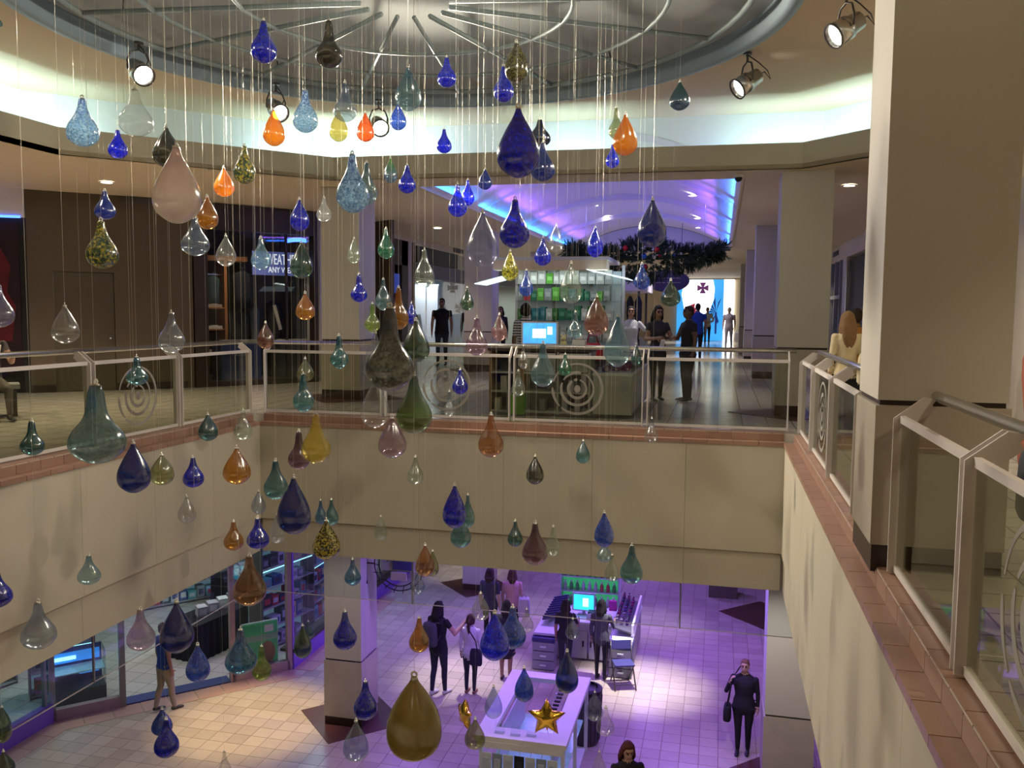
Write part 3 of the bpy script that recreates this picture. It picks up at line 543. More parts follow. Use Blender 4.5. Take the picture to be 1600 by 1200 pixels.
DROPS = [
(-6,25,42,18,'teal','t','teal glass drop cut off at the top corner beside the dome rim'),
(129,154,230,48,'speckled_sky','p','pale blue speckled glass drop in front of the cove light, farthest left'),
(212,140,214,51,'clear','p','clear glass drop hanging just under the leftmost spotlight'),
(184,203,248,29,'cobalt','p','small cobalt glass drop between the pale speckled and the clear drop'),
(261,199,263,43,'smoke','t','dark smoky green glass drop half behind the blush pink drop'),
(276,229,351,75,'blush','t','large opaque blush pink glass drop'),
(382,228,288,34,'mottled_gold','p','green and gold mottled glass drop beside a small orange drop'),
(350,262,308,31,'orange','t','small opaque orange glass drop right of the blush pink drop'),
(412,33,99,40,'cobalt','p','cobalt glass drop high under the dome, left of the dark smoky drop'),
(514,33,107,42,'smoke','n','dark smoky glass drop with brown belly high under the dome'),
(477,141,208,39,'speckled_sky','p','sparkling pale blue speckled drop between two glaring spotlights'),
(539,130,191,36,'slate','n','slate blue glass drop overlapping a yellow drop'),
(529,172,222,29,'citron','t','small yellow glass drop below the slate blue drop near the cove light'),
(428,172,229,34,'orange','t','orange glass drop under the second glaring spotlight'),
(571,177,222,28,'vermilion','t','orange red glass drop beside the third glaring spotlight'),
(638,105,174,40,'aqua','t','pale aqua glass drop in front of the dome rim'),
(622,162,204,26,'steel_blue','t','small mid-blue drop just below the pale aqua drop'),
(698,90,137,30,'cobalt','p','cobalt glass drop hanging under the dome lattice, near the middle'),
(694,202,240,24,'cobalt','p','small cobalt glass drop in front of the cove light, alone near the middle'),
(787,104,160,32,'cobalt','p','cobalt glass drop just below the black and gold drop'),
(807,66,129,37,'black_gold','e','black and gold flecked glass drop under the dome lattice'),
(551,241,334,51,'speckled_sky','p','large pale blue streaked glass drop below the third spotlight'),
(573,254,322,32,'aqua','p','slimmer aqua drop tucked behind the large pale blue streaked one'),
(610,247,287,21,'two_tone','t','tiny glass drop, green above and blue below'),
(636,258,303,27,'cobalt','p','cobalt glass drop right of the tiny green and blue drop'),
(758,264,297,21,'navy','t','tiny navy glass drop at the near edge of the violet vault'),
(810,169,279,68,'cobalt','t','largest cobalt glass drop, in front of the cove light'),
(843,187,230,36,'ink','p','black glass drop half behind the largest cobalt drop'),
(848,223,284,38,'navy','p','dark navy glass drop hanging low behind the largest cobalt drop'),
(963,168,218,24,'olive','n','olive green glass drop half behind the opaque orange drop'),
(977,179,244,39,'orange','t','opaque orange glass drop in front of the cove light'),
(957,226,263,21,'royal','p','small bright blue drop just below the opaque orange drop'),
(1062,128,173,31,'green_navy','t','dark green and navy glass drop, farthest right under the dome'),
(164,298,344,31,'navy','p','navy glass drop above the green and gold mottled one on the brown wall'),
(159,345,421,48,'mottled_gold','p','green and gold mottled glass drop in front of the brown wall'),
(324,307,359,33,'amber','t','golden amber glass drop touching the blush pink drop'),
(305,340,401,43,'slate','p','slate blue clear glass drop under the golden amber one'),
(353,368,417,31,'clear','t','clear greenish glass drop in front of the dark shop wardrobe'),
(-2,445,513,44,'periwinkle','p','violet blue glass drop cut off at the left edge above the railing'),
(102,477,538,41,'clear','t','clear glass drop in front of the brown door'),
(268,488,553,40,'clear_blue','p','clear glass drop with bluish neck over the railing by the dark shop'),
(214,557,603,33,'teal','n','small teal glass drop hanging over a swirl emblem'),
(468,311,362,30,'cobalt','t','cobalt glass drop in front of the dark shop above its blue light'),
(506,309,347,24,'silver','p','small silvery glass drop beside a ceiling grille'),
(408,372,422,31,'aqua','p','aqua glass drop in front of the lettered shop sign'),
(471,379,436,35,'forest','t','dark green glass drop covering the end of the lettered shop sign'),
(477,458,501,30,'amber','t','amber brown glass drop in the dark shop window'),
(415,504,546,26,'brown','t','small brown glass drop at the handrail corner'),
(530,524,577,28,'teal','n','teal glass drop in front of the base of the cream column'),
(477,560,597,27,'olive','t','olive amber glass drop behind the top of a teal drop'),
(474,583,645,33,'teal','n','teal glass drop overlapping the olive amber one by the railing'),
(553,372,412,21,'celadon','t','tiny pale green glass drop in front of the cream column'),
(603,357,405,26,'emerald','p','emerald glass drop right of the cream column'),
(561,428,473,26,'cobalt','n','cobalt glass drop in front of the cream column'),
(663,390,451,32,'celadon','p','pale celadon glass drop above the shop mannequins'),
(599,436,486,24,'aqua','p','aqua glass drop behind the tip of the bronze orange one'),
(582,474,520,24,'lime','n','lime green glass drop by the cream column'),
(623,449,516,31,'amber','n','bronze orange glass drop behind the large speckled grey one'),
(643,472,507,16,'cobalt','t','tiny blue drop behind the bronze orange one'),
(609,480,614,76,'speckled_grey','n','large long-necked speckled grey green glass drop in the middle'),
(650,500,568,43,'forest','t','bottle green glass drop right of the large speckled grey one'),
(754,332,419,49,'periwinkle','t','large lavender blue clear drop in front of the mauve column'),
(804,312,389,46,'cobalt','p','large cobalt glass drop in front of the violet vault'),
(715,288,340,29,'royal','p','bright blue glass drop at the corner of the violet vault, nearer of a pair'),
(731,281,322,21,'royal','p','bright blue glass drop at the corner of the violet vault, rear of a pair'),
(730,449,486,21,'forest','t','dark green glass drop covering the second black clad man'),
(745,496,557,34,'mauve','p','mauve glass drop at the far handrail'),
(780,491,534,25,'rose','t','pink glass drop left of the blue computer screen'),
(797,392,440,26,'mottled_lime','t','yellow green mottled glass drop beside the mauve column'),
(586,519,598,36,'clear_blue','t','clear bluish drop mostly hidden behind the large speckled grey one'),
(586,592,670,46,'clear','t','clear glass drop under the belly of the large speckled grey one'),
(869,350,395,22,'silver','t','slim silver grey glass drop in front of the violet vault'),
(848,371,416,26,'royal','p','royal blue glass drop under the slim silver grey one'),
(930,355,403,25,'royal','t','royal blue drop at the left tip of the garland'),
(1019,312,388,45,'navy','t','large slate navy glass drop in front of the garland'),
(822,422,464,22,'steel_blue','p','mid-blue glass drop at the corner of the kiosk roof'),
(892,411,476,35,'celadon','t','pale grey green glass drop in front of the kiosk shelves'),
(1003,412,453,26,'steel_blue','p','blue glass drop just below the garland'),
(1048,438,480,31,'forest','t','dark green glass drop in front of the oval hanging sign'),
(932,463,526,39,'copper_rose','t','coppery rose glass drop beside the kiosk worker'),
(899,487,530,24,'aqua','n','aqua glass drop above the kiosk counter'),
(965,493,575,41,'aqua','t','large pale aqua glass drop overlapping the far handrail'),
(994,537,572,16,'deep_teal','t','tiny dark teal drop beside the large pale aqua one at the handrail'),
(818,539,577,17,'clear','p','tiny clear glass drop below the blue computer screen'),
(848,536,606,38,'aqua','p','pale aqua glass drop with long neck left of the swirl emblem'),
(883,553,588,21,'emerald','p','small green glass drop at the edge of the swirl emblem'),
(810,579,620,21,'celadon','p','small pale green drop in front of the kiosk shelving'),
(719,577,617,25,'cobalt','p','small cobalt glass drop behind the far railing glass'),
(702,611,652,18,'clear_blue','n','tiny clear drop with blue neck just under a small cobalt one'),
(647,585,679,56,'moss','p','large moss green drop with bluish neck over the far kerb'),
(613,652,717,45,'mauve','t','mauve glass drop below the clear one and the moss green one'),
(494,646,726,45,'citron','p','bright golden yellow glass drop below the far kerb'),
(467,673,735,34,'plum','n','plum coloured drop half behind the golden yellow one'),
(431,719,782,38,'teal','p','teal glass drop left above the large navy one'),
(459,745,837,52,'navy','t','large navy glass drop in front of the far parapet corner'),
(501,781,820,18,'blue_teal','p','small blue teal drop, left of a pair above the leopard spotted one'),
(518,780,822,22,'teal','p','small grey teal drop, right of a pair above the leopard spotted one'),
(510,812,876,42,'leopard','t','yellow glass drop with black leopard spots'),
(403,809,859,35,'cobalt','p','cobalt glass drop left of the large navy one, by the parapet'),
(433,803,850,24,'clear_blue','t','clear drop squeezed between a cobalt one and the large navy one'),
(404,767,804,23,'slate','t','small grey glass drop above the cobalt one by the parapet'),
(649,713,758,26,'celadon','p','small pale green drop below the mauve one on the parapet'),
(595,806,845,20,'celadon','t','faint pale green drop low on the far parapet'),
(710,757,827,37,'cobalt','t','long deep blue drop in front of the far parapet'),
(731,772,826,22,'teal','p','teal drop half behind the long deep blue one'),
(720,806,857,32,'teal','t','teal drop just below the long deep blue one'),
(767,647,716,40,'copper','p','copper amber glass drop hanging over the far kerb'),
(664,851,902,31,'copper','t','copper glass drop at the bottom edge of the far parapet'),
(676,860,902,20,'olive','t','olive drop peeking out behind the low copper one'),
(551,873,916,26,'blue_teal','p','blue teal drop in front of the lower cream column'),
(653,889,930,22,'slate','p','small grey drop beside the ringed hanging sign'),
(836,712,758,28,'smoke','t','small dark olive glass drop alone on the far parapet'),
(911,688,725,22,'teal','t','small teal drop just below the far kerb, right of centre'),
(1018,653,693,21,'clear_blue','p','small clear blue drop in front of the far kerb below the couple'),
(805,813,855,24,'deep_teal','p','small teal drop left of the plum one on the parapet'),
(836,816,884,40,'plum','p','plum glass drop low on the far parapet'),
(864,822,870,23,'celadon','p','pale green drop right of the plum one on the parapet'),
(944,800,856,31,'steel_blue','t','blue drop above a teal one at the bottom of the far parapet'),
(945,845,879,26,'aqua','p','aqua drop directly under the blue one at the bottom of the parapet'),
(956,866,910,22,'celadon','p','pale green drop touching the teal one above the lower kiosk'),
(987,851,914,36,'teal','p','teal glass drop at the edge of the far parapet, farthest right'),
(50,657,713,36,'deep_teal','n','dark teal glass drop at the long kerb, farthest left'),
(151,600,727,85,'speckled_teal','n','very large speckled teal drop with thick neck over the long kerb'),
(209,691,772,50,'navy','t','large navy blue glass drop right under the very large teal one'),
(253,710,759,36,'olive','e','yellow olive glass drop next to the large navy one'),
(302,714,763,32,'cobalt','p','cobalt glass drop right of the yellow olive one'),
(325,647,690,31,'deep_teal','t','dark green teal drop on the long kerb'),
(380,640,689,28,'celadon','p','pale green glass drop near the corner of the long kerb'),
(370,699,758,42,'amber','t','amber glass drop in front of the long parapet'),
(292,775,819,28,'silver','t','small pale grey glass drop on the long parapet'),
(365,814,861,31,'amber','p','dark amber drop left of a cobalt one, low on the long parapet'),
(139,867,915,34,'aqua','p','grey aqua glass drop low on the long parapet'),
(-5,890,951,44,'cobalt','p','deep blue drop cut off at the left edge on the long parapet'),
(60,940,1016,51,'slate','p','large grey blue glass drop low on the long parapet'),
(220,951,1018,43,'mauve','p','mauve glass drop in front of the lower shop entrance'),
(276,939,1022,51,'navy','t','large navy drop in front of the blue shirted man'),
(309,1006,1067,37,'steel_blue','t','blue drop right of the blue shirted man'),
(376,982,1055,47,'blue_teal','p','blue teal drop in front of the lower shop doorway'),
(390,867,948,51,'copper','p','large copper brown glass drop over the lower shop window'),
(253,1107,1150,32,'steel_blue','t','pale blue drop behind the deep violet blue one near the floor'),
(260,1122,1185,38,'cobalt','p','deep violet blue drop low over the tiled floor, by the shop'),
(4,1103,1162,26,'moss','e','mossy green drop at the left edge beside the lower shop window'),
(6,1173,1216,32,'forest','t','dark green drop at the bottom left corner'),
(351,1172,1225,22,'clear','p','clear drop at the bottom edge over the yellowish floor'),
(539,954,1017,36,'cobalt','p','cobalt speckled drop in front of the lower cream column shaft'),
(571,1063,1126,38,'cobalt','p','cobalt drop at the foot of the lower column, above a grey one'),
(556,1125,1191,40,'slate','t','grey drop at the foot of the lower column, under a cobalt one'),
(647,1055,1190,86,'old_gold','e','huge opaque mossy gold glass drop near the bottom'),
(655,964,1021,31,'amber','p','amber glass drop beside the woman with the backpack'),
(473,976,1030,28,'forest','t','dark olive drop left of the lower column, before the shop glass'),
(482,970,1000,18,'blue_teal','t','tiny blue drop behind the dark olive one by the shop glass'),
(409,1008,1065,30,'lime','n','lime green drop in front of the green poster'),
(751,926,971,28,'silver','t','pale clear drop over the head of the white shirted woman'),
(773,956,1034,46,'royal','t','large royal blue drop hanging among the lower shoppers'),
(801,947,1015,43,'steel_blue','p','speckled blue drop overlapping the large royal blue one'),
(823,951,990,22,'silver','p','small silver drop right of the speckled blue one'),
(895,966,1000,23,'slate','t','small grey blue drop in front of the lower kiosk workers'),
(819,1042,1098,31,'steel_blue','t','blue speckled drop over the white display stand'),
(886,1016,1085,36,'navy','t','navy teal drop at the corner of the white display stand'),
(771,1071,1124,28,'slate','t','pale slate drop at the left of the white display stand'),
(742,1122,1172,32,'olive','t','clear olive drop in front of a gold star balloon'),
(929,1080,1128,26,'periwinkle','t','pale lavender drop right of the display stand, rear of a pair'),
(946,1104,1151,28,'clear','p','clear glass drop right of the display stand, front of a pair'),
(936,1173,1222,24,'clear','t','clear drop at the bottom edge left of the red haired woman'),
]
PLACED = []
def drop(row):
    cx, y0, y1, wpx, mat, shp, label = row
    hpx = y1-y0
    rnd = random.Random(int(cx*7+y0*13))
    d0 = min(max((.285 + .06*rnd.random())*FPX/hpx, 2.3), 10.3)
    best = None
    for k in range(60):                       # keep every drop clear of its neighbours, of their wires and of the walls
        d = d0*(1 + (.022*((k+1)//2))*(1 if k % 2 else -1))
        b = at_depth(cx, y1, d); r_ = wpx*d/FPX/2
        if not (b.x > -5.9 and .9 < b.y < 10.6 and b.x < .45 and d > 1.9): continue
        if best is None: best = d
        if all((b.xy-q).length > (r_+qr)*1.03+.015 for q, qr in PLACED): best = d; break
    d = best or d0*.6; b = at_depth(cx, y1, d); PLACED.append((b.xy.copy(), wpx*d/FPX/2))
    s = d/FPX; H_, R_ = hpx*s, wpx*s/2
    b = at_depth(cx, (y0+y1)/2, d)
    n = 26; pf = SHAPE[shp]; R = []
    jit = 1 + .05*(rnd.random()-.5)
    # smooth the profile with Catmull-Rom
    P = []
    for i in range(len(pf)-1):
        p0, p1, p2, p3 = pf[max(0, i-1)], pf[i], pf[i+1], pf[min(len(pf)-1, i+2)]
        for k in range(2):
            t = k/2; f = lambda a, b_, c, e: .5*(2*b_+(c-a)*t+(2*a-5*b_+4*c-e)*t*t+(3*b_-a-3*c+e)*t**3)
            P.append((f(p0[0], p1[0], p2[0], p3[0]), max(.004, f(p0[1], p1[1], p2[1], p3[1]))))
    P.append(pf[-1]); tilt = (rnd.random()-.5)*.05; bend = (rnd.random()-.5)*.12
    for z, r in P:
        sx = bend*R_*max(0, z-.5)*2*max(0, z-.5)
        R.append([Vector((r*R_*math.cos(2*math.pi*k/n)*jit + sx, r*R_*math.sin(2*math.pi*k/n)/jit, (z-.5)*H_*.965)) for k in range(n)])
    bm = BM(); rings(bm, R, True)
    o = obj('glass_drop', bm, mat, None, True, b); tag(o, label, 'glass drop', 'hanging glass drops')
    o.rotation_euler = (0, 0, rnd.random()*6.28)
    top = H_*.4825; rr = max(.006, R_*.14); sx = bend*R_*.5
    hl = obj('hanger_loop', tube(BM(), [(sx, 0, top-.004), (sx, 0, top+rr*.4)], rr, 8), 'clear_stub', o, True)
    obj('ring', tube(BM(), [(sx+rr*.7*math.cos(a), 0, top+rr*1.0+rr*.7*math.sin(a)) for a in [2*math.pi*k/10 for k in range(10)]], rr*.28, 5, True), 'clear_stub', hl, True)
    rd = math.hypot(b.x-DC[0], b.y-DC[1]); zt = (4.455 if rd > DR-.05 else 4.62+.24*(1-rd/DR)) - b.z
    obj('wire', tube(BM(), [(sx, 0, top+rr), (sx*.2, 0, zt)], .0007, 4), 'wire', o)
for row in DROPS: drop(row)
# ================================================================== people
PEOPLE = []
def V(*a): return Vector(a)
def tub(bm, K, pts, radii, lab, n=10, cap=True):
    """tapered closed limb; radii (a,b); a is across, b is fore-aft; vertices are noted for the colouring"""
    pts = [Vector(p) for p in pts]; R = []
    # refine
    P, Q = [], []
    for i in range(len(pts)-1):
        for k in range(3):
            t = k/3; P.append(pts[i].lerp(pts[i+1], t)); Q.append((radii[i][0]+(radii[i+1][0]-radii[i][0])*t, radii[i][1]+(radii[i+1][1]-radii[i][1])*t))
    P.append(pts[-1]); Q.append(radii[-1]); prev = None
    for i, p in enumerate(P):
        a = P[max(0, i-1)]; b = P[min(len(P)-1, i+1)]; t = (b-a).normalized()
        ref = V(1, 0, 0) if abs(t.x) < .85 else V(0, 1, 0)
        x = (ref - t*ref.dot(t)).normalized()
        if prev is not None and x.dot(prev) < 0: x = -x
        prev = x; y = t.cross(x)
        R.append([p + x*(Q[i][0]*math.cos(2*math.pi*k/n)) + y*(Q[i][1]*math.sin(2*math.pi*k/n)) for k in range(n)])
    if cap:                                             # rounded ends
        for e, sgn in ((0, -1), (-1, 1)):
            c = P[e]; t = (P[1]-P[0] if e == 0 else P[-1]-P[-2]).normalized(); rr = min(Q[e])
            ring = [c + (v-c)*.6 + t*sgn*rr*.6 for v in R[e]]
            if e == 0: R.insert(0, ring)
            else: R.append(ring)
    rings(bm, R)
    for i, r in enumerate(R):
        l = lab(i/(len(R)-1)) if callable(lab) else lab
        for v in r: K.append((v, l))
def ell(bm, K, c, r, lab):
    prof = [(max(.05, math.sin(math.pi*i/7)), -math.cos(math.pi*i/7)) for i in range(8)]
    R = [[V(c[0]+r[0]*q*math.cos(2*math.pi*k/12), c[1]+r[1]*q*math.sin(2*math.pi*k/12), c[2]+r[2]*z) for k in range(12)] for q, z in prof]
    rings(bm, R); K.extend((v, lab) for r_ in R for v in r_)
def hand(bm, K, w, d, side, lab='skin', curl=.35):
    d = d.normalized(); inn = V(-side, 0, 0); inn = (inn - d*inn.dot(d)).normalized()        # palm faces the body
    fw = d.cross(inn) * (1 if d.cross(inn).y < 0 else -1)                                      # thumb side: forward
    tub(bm, K, [w - d*.02, w + d*.035, w + d*.085], [(.022, .026), (.020, .038), (.015, .040)], lab, 8)
    for q, ln in ((-.030, .060), (-.010, .075), (.010, .080), (.030, .072)):
        b0 = w + d*.078 + fw*q; k1 = b0 + (d + inn*curl*.5).normalized()*ln*.5; k2 = k1 + (d + inn*curl*1.6).normalized()*ln*.5
        tub(bm, K, [b0, k1, k2], [(.0095, .0095), (.0088, .0088), (.0078, .0078)], lab, 6)
    t0 = w + d*.02 + fw*.034; t1 = t0 + (d*.7 + fw*.75).normalized()*.042; t2 = t1 + (d + fw*.2 + inn*.3).normalized()*.03
    tub(bm, K, [t0, t1, t2], [(.012, .012), (.0105, .0105), (.009, .009)], lab, 6)
def arm(bm, K, S, up, fo, side, slv, lab='top', curl=.35):
    up, fo = Vector(up).normalized(), Vector(fo).normalized()
    E = S + up*.285; W = E + fo*.245
    cut = {'short': .52, 'long': 9, 'none': -1, 'half': .8}[slv]
    tub(bm, K, [S, S+up*.10, E], [(.056, .056), (.050, .052), (.040, .041)], lambda t: lab if t < cut else 'skin')
    tub(bm, K, [E - fo*.02, E+fo*.08, W], [(.041, .041), (.039, .039), (.026, .027)], lab if slv == 'long' else 'skin')
    hand(bm, K, W, fo, side, 'skin', curl)
    return W + fo*.10
CLOTH = {}
def cloth(col, rough=.8):
    k = tuple(col)
    if k not in CLOTH: CLOTH[k] = pm('fabric_%d' % len(CLOTH), col, rough, var=.18, scale=14, bump=.25)
    return CLOTH[k]
def person(label, loc, rz, h, skin, top, bottom, shoe=(.02, .02, .02), hair=('short', (.02, .014, .01)), slv='short', armL=None, armR=None, stride=.0, female=False, hand_curl=.4, knees=None, skirt=0, hem=.84, legs='pants', build=1.0, stripes=None, turn=0, bow=0, beard=False, group='people in the mall'):
    """armL / armR: (upper-arm direction, forearm direction), local axes: facing -Y, own left is +X"""
    bm, K = BM(), []
    w = build; sw = .155 if female else .178
    T = [(.80, .135, .105), (.88, .165 if female else .158, .122), (.97, .155, .112), (1.07, .128 if female else .145, .100), (1.17, .142, .112), (1.27, .158 if female else .172, .122), (1.35, .165 if female else .185, .110), (1.41, .13 if female else .15, .088), (1.45, .075, .065)]
    tub(bm, K, [V(0, .012 if z > 1.3 else 0, z) for z, a, b in T], [(a*w, b*w) for z, a, b in T], lambda t: 'bottom' if t*(1.45-.80)+.80 < hem else 'top', 16)
    if female: 
        for sx in (-1, 1): ell(bm, K, (sx*.065, -.085, 1.26), (.06, .05, .06), 'top')
    # neck, head, face
    tub(bm, K, [V(0, .015, 1.42), V(0, .0, 1.53)], [(.056, .058), (.050, .054)], 'skin')
    hz = 1.605; HR = Matrix.Rotation(turn, 3, 'Z') @ Matrix.Rotation(bow, 3, 'X')
    hk = []; b2 = BM()
    ell(b2, hk, (0, 0, 0), (.073, .092, .105), 'skin'); ell(b2, hk, (0, -.035, -.055), (.056, .060, .062), 'beard' if beard else 'skin'); ell(b2, hk, (0, -.05, .03), (.058, .045, .05), 'skin')
    tub(b2, hk, [V(0, -.092, .02), V(0, -.108, -.022), V(0, -.094, -.03)], [(.009, .010), (.014, .013), (.012, .008)], 'skin', 6)
    for sx in (-1, 1):
        ell(b2, hk, (sx*.074, .008, -.01), (.010, .020, .030), 'skin'); ell(b2, hk, (sx*.029, -.0895, .012), (.013, .008, .0065), 'eye')
        tub(b2, hk, [V(sx*.014, -.092, .030), V(sx*.045, -.083, .032)], [(.006, .004), (.005, .004)], 'hair', 6)
    ell(b2, hk, (0, -.092, -.055), (.022, .007, .007), 'lip')
    bmesh.ops.transform(b2, matrix=HR.to_4x4(), verts=b2.verts); bmesh.ops.translate(b2, vec=(0, -.008, hz), verts=b2.verts)
    tmp = bpy.data.meshes.new('t'); b2.to_mesh(tmp); b2.free(); bm.from_mesh(tmp); bpy.data.meshes.remove(tmp)
    K.extend(((HR @ v) + V(0, -.008, hz), l) for v, l in hk)
    # arms
    dl, dr = (V(.16, .03, -1), V(.03, -.18, -1)), (V(-.16, .03, -1), V(-.03, -.18, -1))
    arm(bm, K, V(sw*w, .01, 1.385), *(armL or dl), 1, slv, 'top', hand_curl); arm(bm, K, V(-sw*w, .01, 1.385), *(armR or dr), -1, slv, 'top', hand_curl)
    # legs
    for sx in (-1, 1):
        hip = V(sx*.085*w, 0, .86)
        if knees: kn = V(sx*.11, -.40, knees[0]); an = V(sx*.11, -.42, knees[1])
        else:
            fy = stride*sx; kn = V(sx*.088, fy*.45-.025, .475); an = V(sx*.085, fy, .085 + max(0, fy)*.12)
        ll = 'skin' if legs == 'bare' else 'bottom'
        up_l = 'bottom' if legs != 'bare' else (lambda t: 'bottom' if t < .35 else 'skin')
        fat = 1.12 if legs == 'baggy' else 1.0
        tub(bm, K, [hip, hip.lerp(kn, .35), kn], [(.088*w*fat, .096*w*fat), (.078*fat, .086*fat), (.056*fat, .058*fat)], up_l)
        tub(bm, K, [kn, kn.lerp(an, .35)+V(0, .012, 0), an], [(.056*fat, .058*fat), (.050*fat, .057*fat), (.036*fat, .040*fat)], ll)
        tub(bm, K, [an+V(0, .045, -.045), an+V(0, -.02, -.05), an+V(0, -.12, -.058), an+V(0, -.175, -.064)], [(.034, .034), (.038, .036), (.044, .026), (.034, .018)], 'shoe', 8)
    if skirt: tub(bm, K, [V(0, 0, .92), V(0, 0, skirt)], [(.16, .12), (.21, .17)], 'bottom', 16)
    sc = h/1.715
    root = thing('person', label, 'person', loc, rz, group)
    me = bpy.data.meshes.new('body_raw'); bmesh.ops.recalc_face_normals(bm, faces=bm.faces); bm.to_mesh(me); bm.free()
    tmp = bpy.data.objects.new('body_raw', me); COL.objects.link(tmp); md = tmp.modifiers.new('r', 'REMESH'); md.mode = 'VOXEL'; md.voxel_size = .0115
    mats = {'skin': cloth(skin, .5), 'top': cloth(top), 'bottom': cloth(bottom), 'shoe': cloth(shoe, .5), 'eye': M['black'], 'lip': cloth((skin[0]*.75, skin[1]*.5, skin[2]*.5), .5), 'hair': cloth(hair[1]), 'beard': cloth(tuple(.5*a+.5*b for a, b in zip(hair[1], skin)))}
    if stripes: mats['stripe'] = cloth(stripes)
    # hair
    hb, dum = BM(), []
    st = hair[0]
    if st != 'bald':
        ell(hb, dum, (0, .022, .032), (.082, .090, .092), 'h'); ell(hb, dum, (0, -.028, .080), (.060, .046, .030), 'h')
        if st == 'short':
            ell(hb, dum, (0, .045, -.02), (.072, .062, .07), 'h')
        else:
            for sx in (-1, 1): tub(hb, dum, [V(sx*.066, .0, .06), V(sx*.082, .012, -.02), V(sx*.078, .03, -.09)], [(.02, .05), (.018, .045), (.014, .03)], 'h', 8)
            ell(hb, dum, (0, .05, -.04), (.078, .055, .09), 'h')
        if st == 'long':
            ln = hair[2] if len(hair) > 2 else .30
            tub(hb, dum, [V(0, .055, .02), V(0, .085, -.10), V(0, .115, -ln*.7), V(0, .105, -ln-.06)], [(.085, .045), (.10, .045), (.095, .032), (.055, .015)], 'h', 14)
            for sx in (-1, 1): tub(hb, dum, [V(sx*.075, .02, .0), V(sx*.095, .03, -.12), V(sx*.085, .05, -ln*.8)], [(.025, .05), (.03, .04), (.018, .02)], 'h', 8)
        if st == 'bun': ell(hb, dum, (0, .12, .045), (.045, .04, .045), 'h')
        if st == 'pony': tub(hb, dum, [V(0, .10, .03), V(0, .15, -.02), V(0, .145, -.16), V(0, .125, -.30)], [(.025, .025), (.036, .034), (.034, .03), (.014, .012)], 'h', 8)
        bmesh.ops.transform(hb, matrix=HR.to_4x4(), verts=hb.verts); bmesh.ops.translate(hb, vec=(0, -.008, hz), verts=hb.verts)
        hm = bpy.data.meshes.new('hair_raw'); bmesh.ops.recalc_face_normals(hb, faces=hb.faces); hb.to_mesh(hm)
        ht = bpy.data.objects.new('hair_raw', hm); COL.objects.link(ht); m2 = ht.modifiers.new('r', 'REMESH'); m2.mode = 'VOXEL'; m2.voxel_size = .013
    else: ht = None
    hb.free()
    PEOPLE.append((root, tmp, ht, K, mats, sc, stripes)); return root
def finish_people():
    dg = bpy.context.evaluated_depsgraph_get()
    for root, tmp, ht, K, mats, sc, stripes in PEOPLE:
        me = bpy.data.meshes.new_from_object(tmp.evaluated_get(dg)); me.name = 'body'
        b = BM(); b.from_mesh(me)
        for _ in range(2): bmesh.ops.smooth_vert(b, verts=b.verts, factor=.4, use_axis_x=True, use_axis_y=True, use_axis_z=True)
        b.to_mesh(me); b.free()
        kd = KDTree(len(K))
        for i, (v, l) in enumerate(K): kd.insert(v, i)
        kd.balance(); names = list(mats); me.materials.clear()
        for n_ in names: me.materials.append(mats[n_])
        for p in me.polygons:
            p.use_smooth = True; l = K[kd.find(p.center)[1]][1]
            if stripes and l == 'top' and (p.center.z*22) % 1 > .5: l = 'stripe'
            p.material_index = names.index(l)
        o = bpy.data.objects.new('body', me); COL.objects.link(o); o.parent = root; o.scale = (sc,)*3
        if ht:
            hme = bpy.data.meshes.new_from_object(ht.evaluated_get(dg)); hme.name = 'hair'; hme.materials.clear(); hme.materials.append(mats['hair'])
            for p in hme.polygons: p.use_smooth = True
            ho = bpy.data.objects.new('hair', hme); COL.objects.link(ho); ho.parent = root; ho.scale = (sc,)*3
            bpy.data.objects.remove(ht)
        bpy.data.objects.remove(tmp)
LT, MD, DK = (.52, .33, .23), (.34, .19, .12), (.13, .07, .045)
D = math.radians
BLK, JEAN, DJEAN = (.012, .012, .014), (.06, .08, .13), (.022, .026, .04)
B = (.012, .009, .008)
# upper level
person('man in a black polo shirt walking past the shop mannequins', (-7.37, 22.6, .0), D(10), 1.84, MD, BLK, DJEAN, hair=('short', B), build=1.12, stride=.12, beard=True)
person('man in an open black jacket beside the mauve column', (-6.75, 23.2, 0), D(15), 1.76, MD, BLK, BLK, hair=('short', B), slv='long', stride=.16)
person('dark haired woman in black right of the mauve column', (-6.08, 24.0, 0), D(5), 1.64, MD, (.02, .015, .018), BLK, hair=('long', B, .2), female=True, slv='long')
person('shop worker in a navy and white striped top behind the blue screen', (-3.12, 14.0, 0), D(200), 1.62, DK, (.02, .025, .05), BLK, hair=('bun', B), female=True, stripes=(.6, .58, .62), slv='half')
person('kiosk worker in a grey shirt with hair tied back', (-1.62, 16.3, 0), D(5), 1.60, MD, (.42, .43, .42), BLK, hair=('bun', B), female=True, slv='half', armL=((.75, -.15, -.75), (.75, -.5, -.35)), armR=((-.3, -.2, -1), (-.1, -.8, -.5)))
person('long haired woman in black looking at a phone by the railing', (-1.02, 14.83, 0), D(25), 1.60, MD, (.03, .03, .034), BLK, hair=('long', B, .26), female=True, armL=((.35, -.25, -1), (-.2, -1, .1)), armR=((-.3, -.2, -1), (.55, -1, .1)), bow=.25, stride=.05, hand_curl=.8)
person('person in black with cropped hair facing the long haired woman', (-.52, 14.97, 0), D(-62), 1.60, DK, (.016, .016, .016), (.016, .018, .024), hair=('short', (.04, .022, .015)), build=1.15, legs='baggy', armR=((-.2, -.4, -1), (.3, -1, .05)), hand_curl=.8)
person('man in a bright blue shirt and dark shorts seen from behind', (-.68, 27.5, 0), D(190), 1.80, MD, (.02, .07, .34), BLK, hair=('short', B), build=1.12)
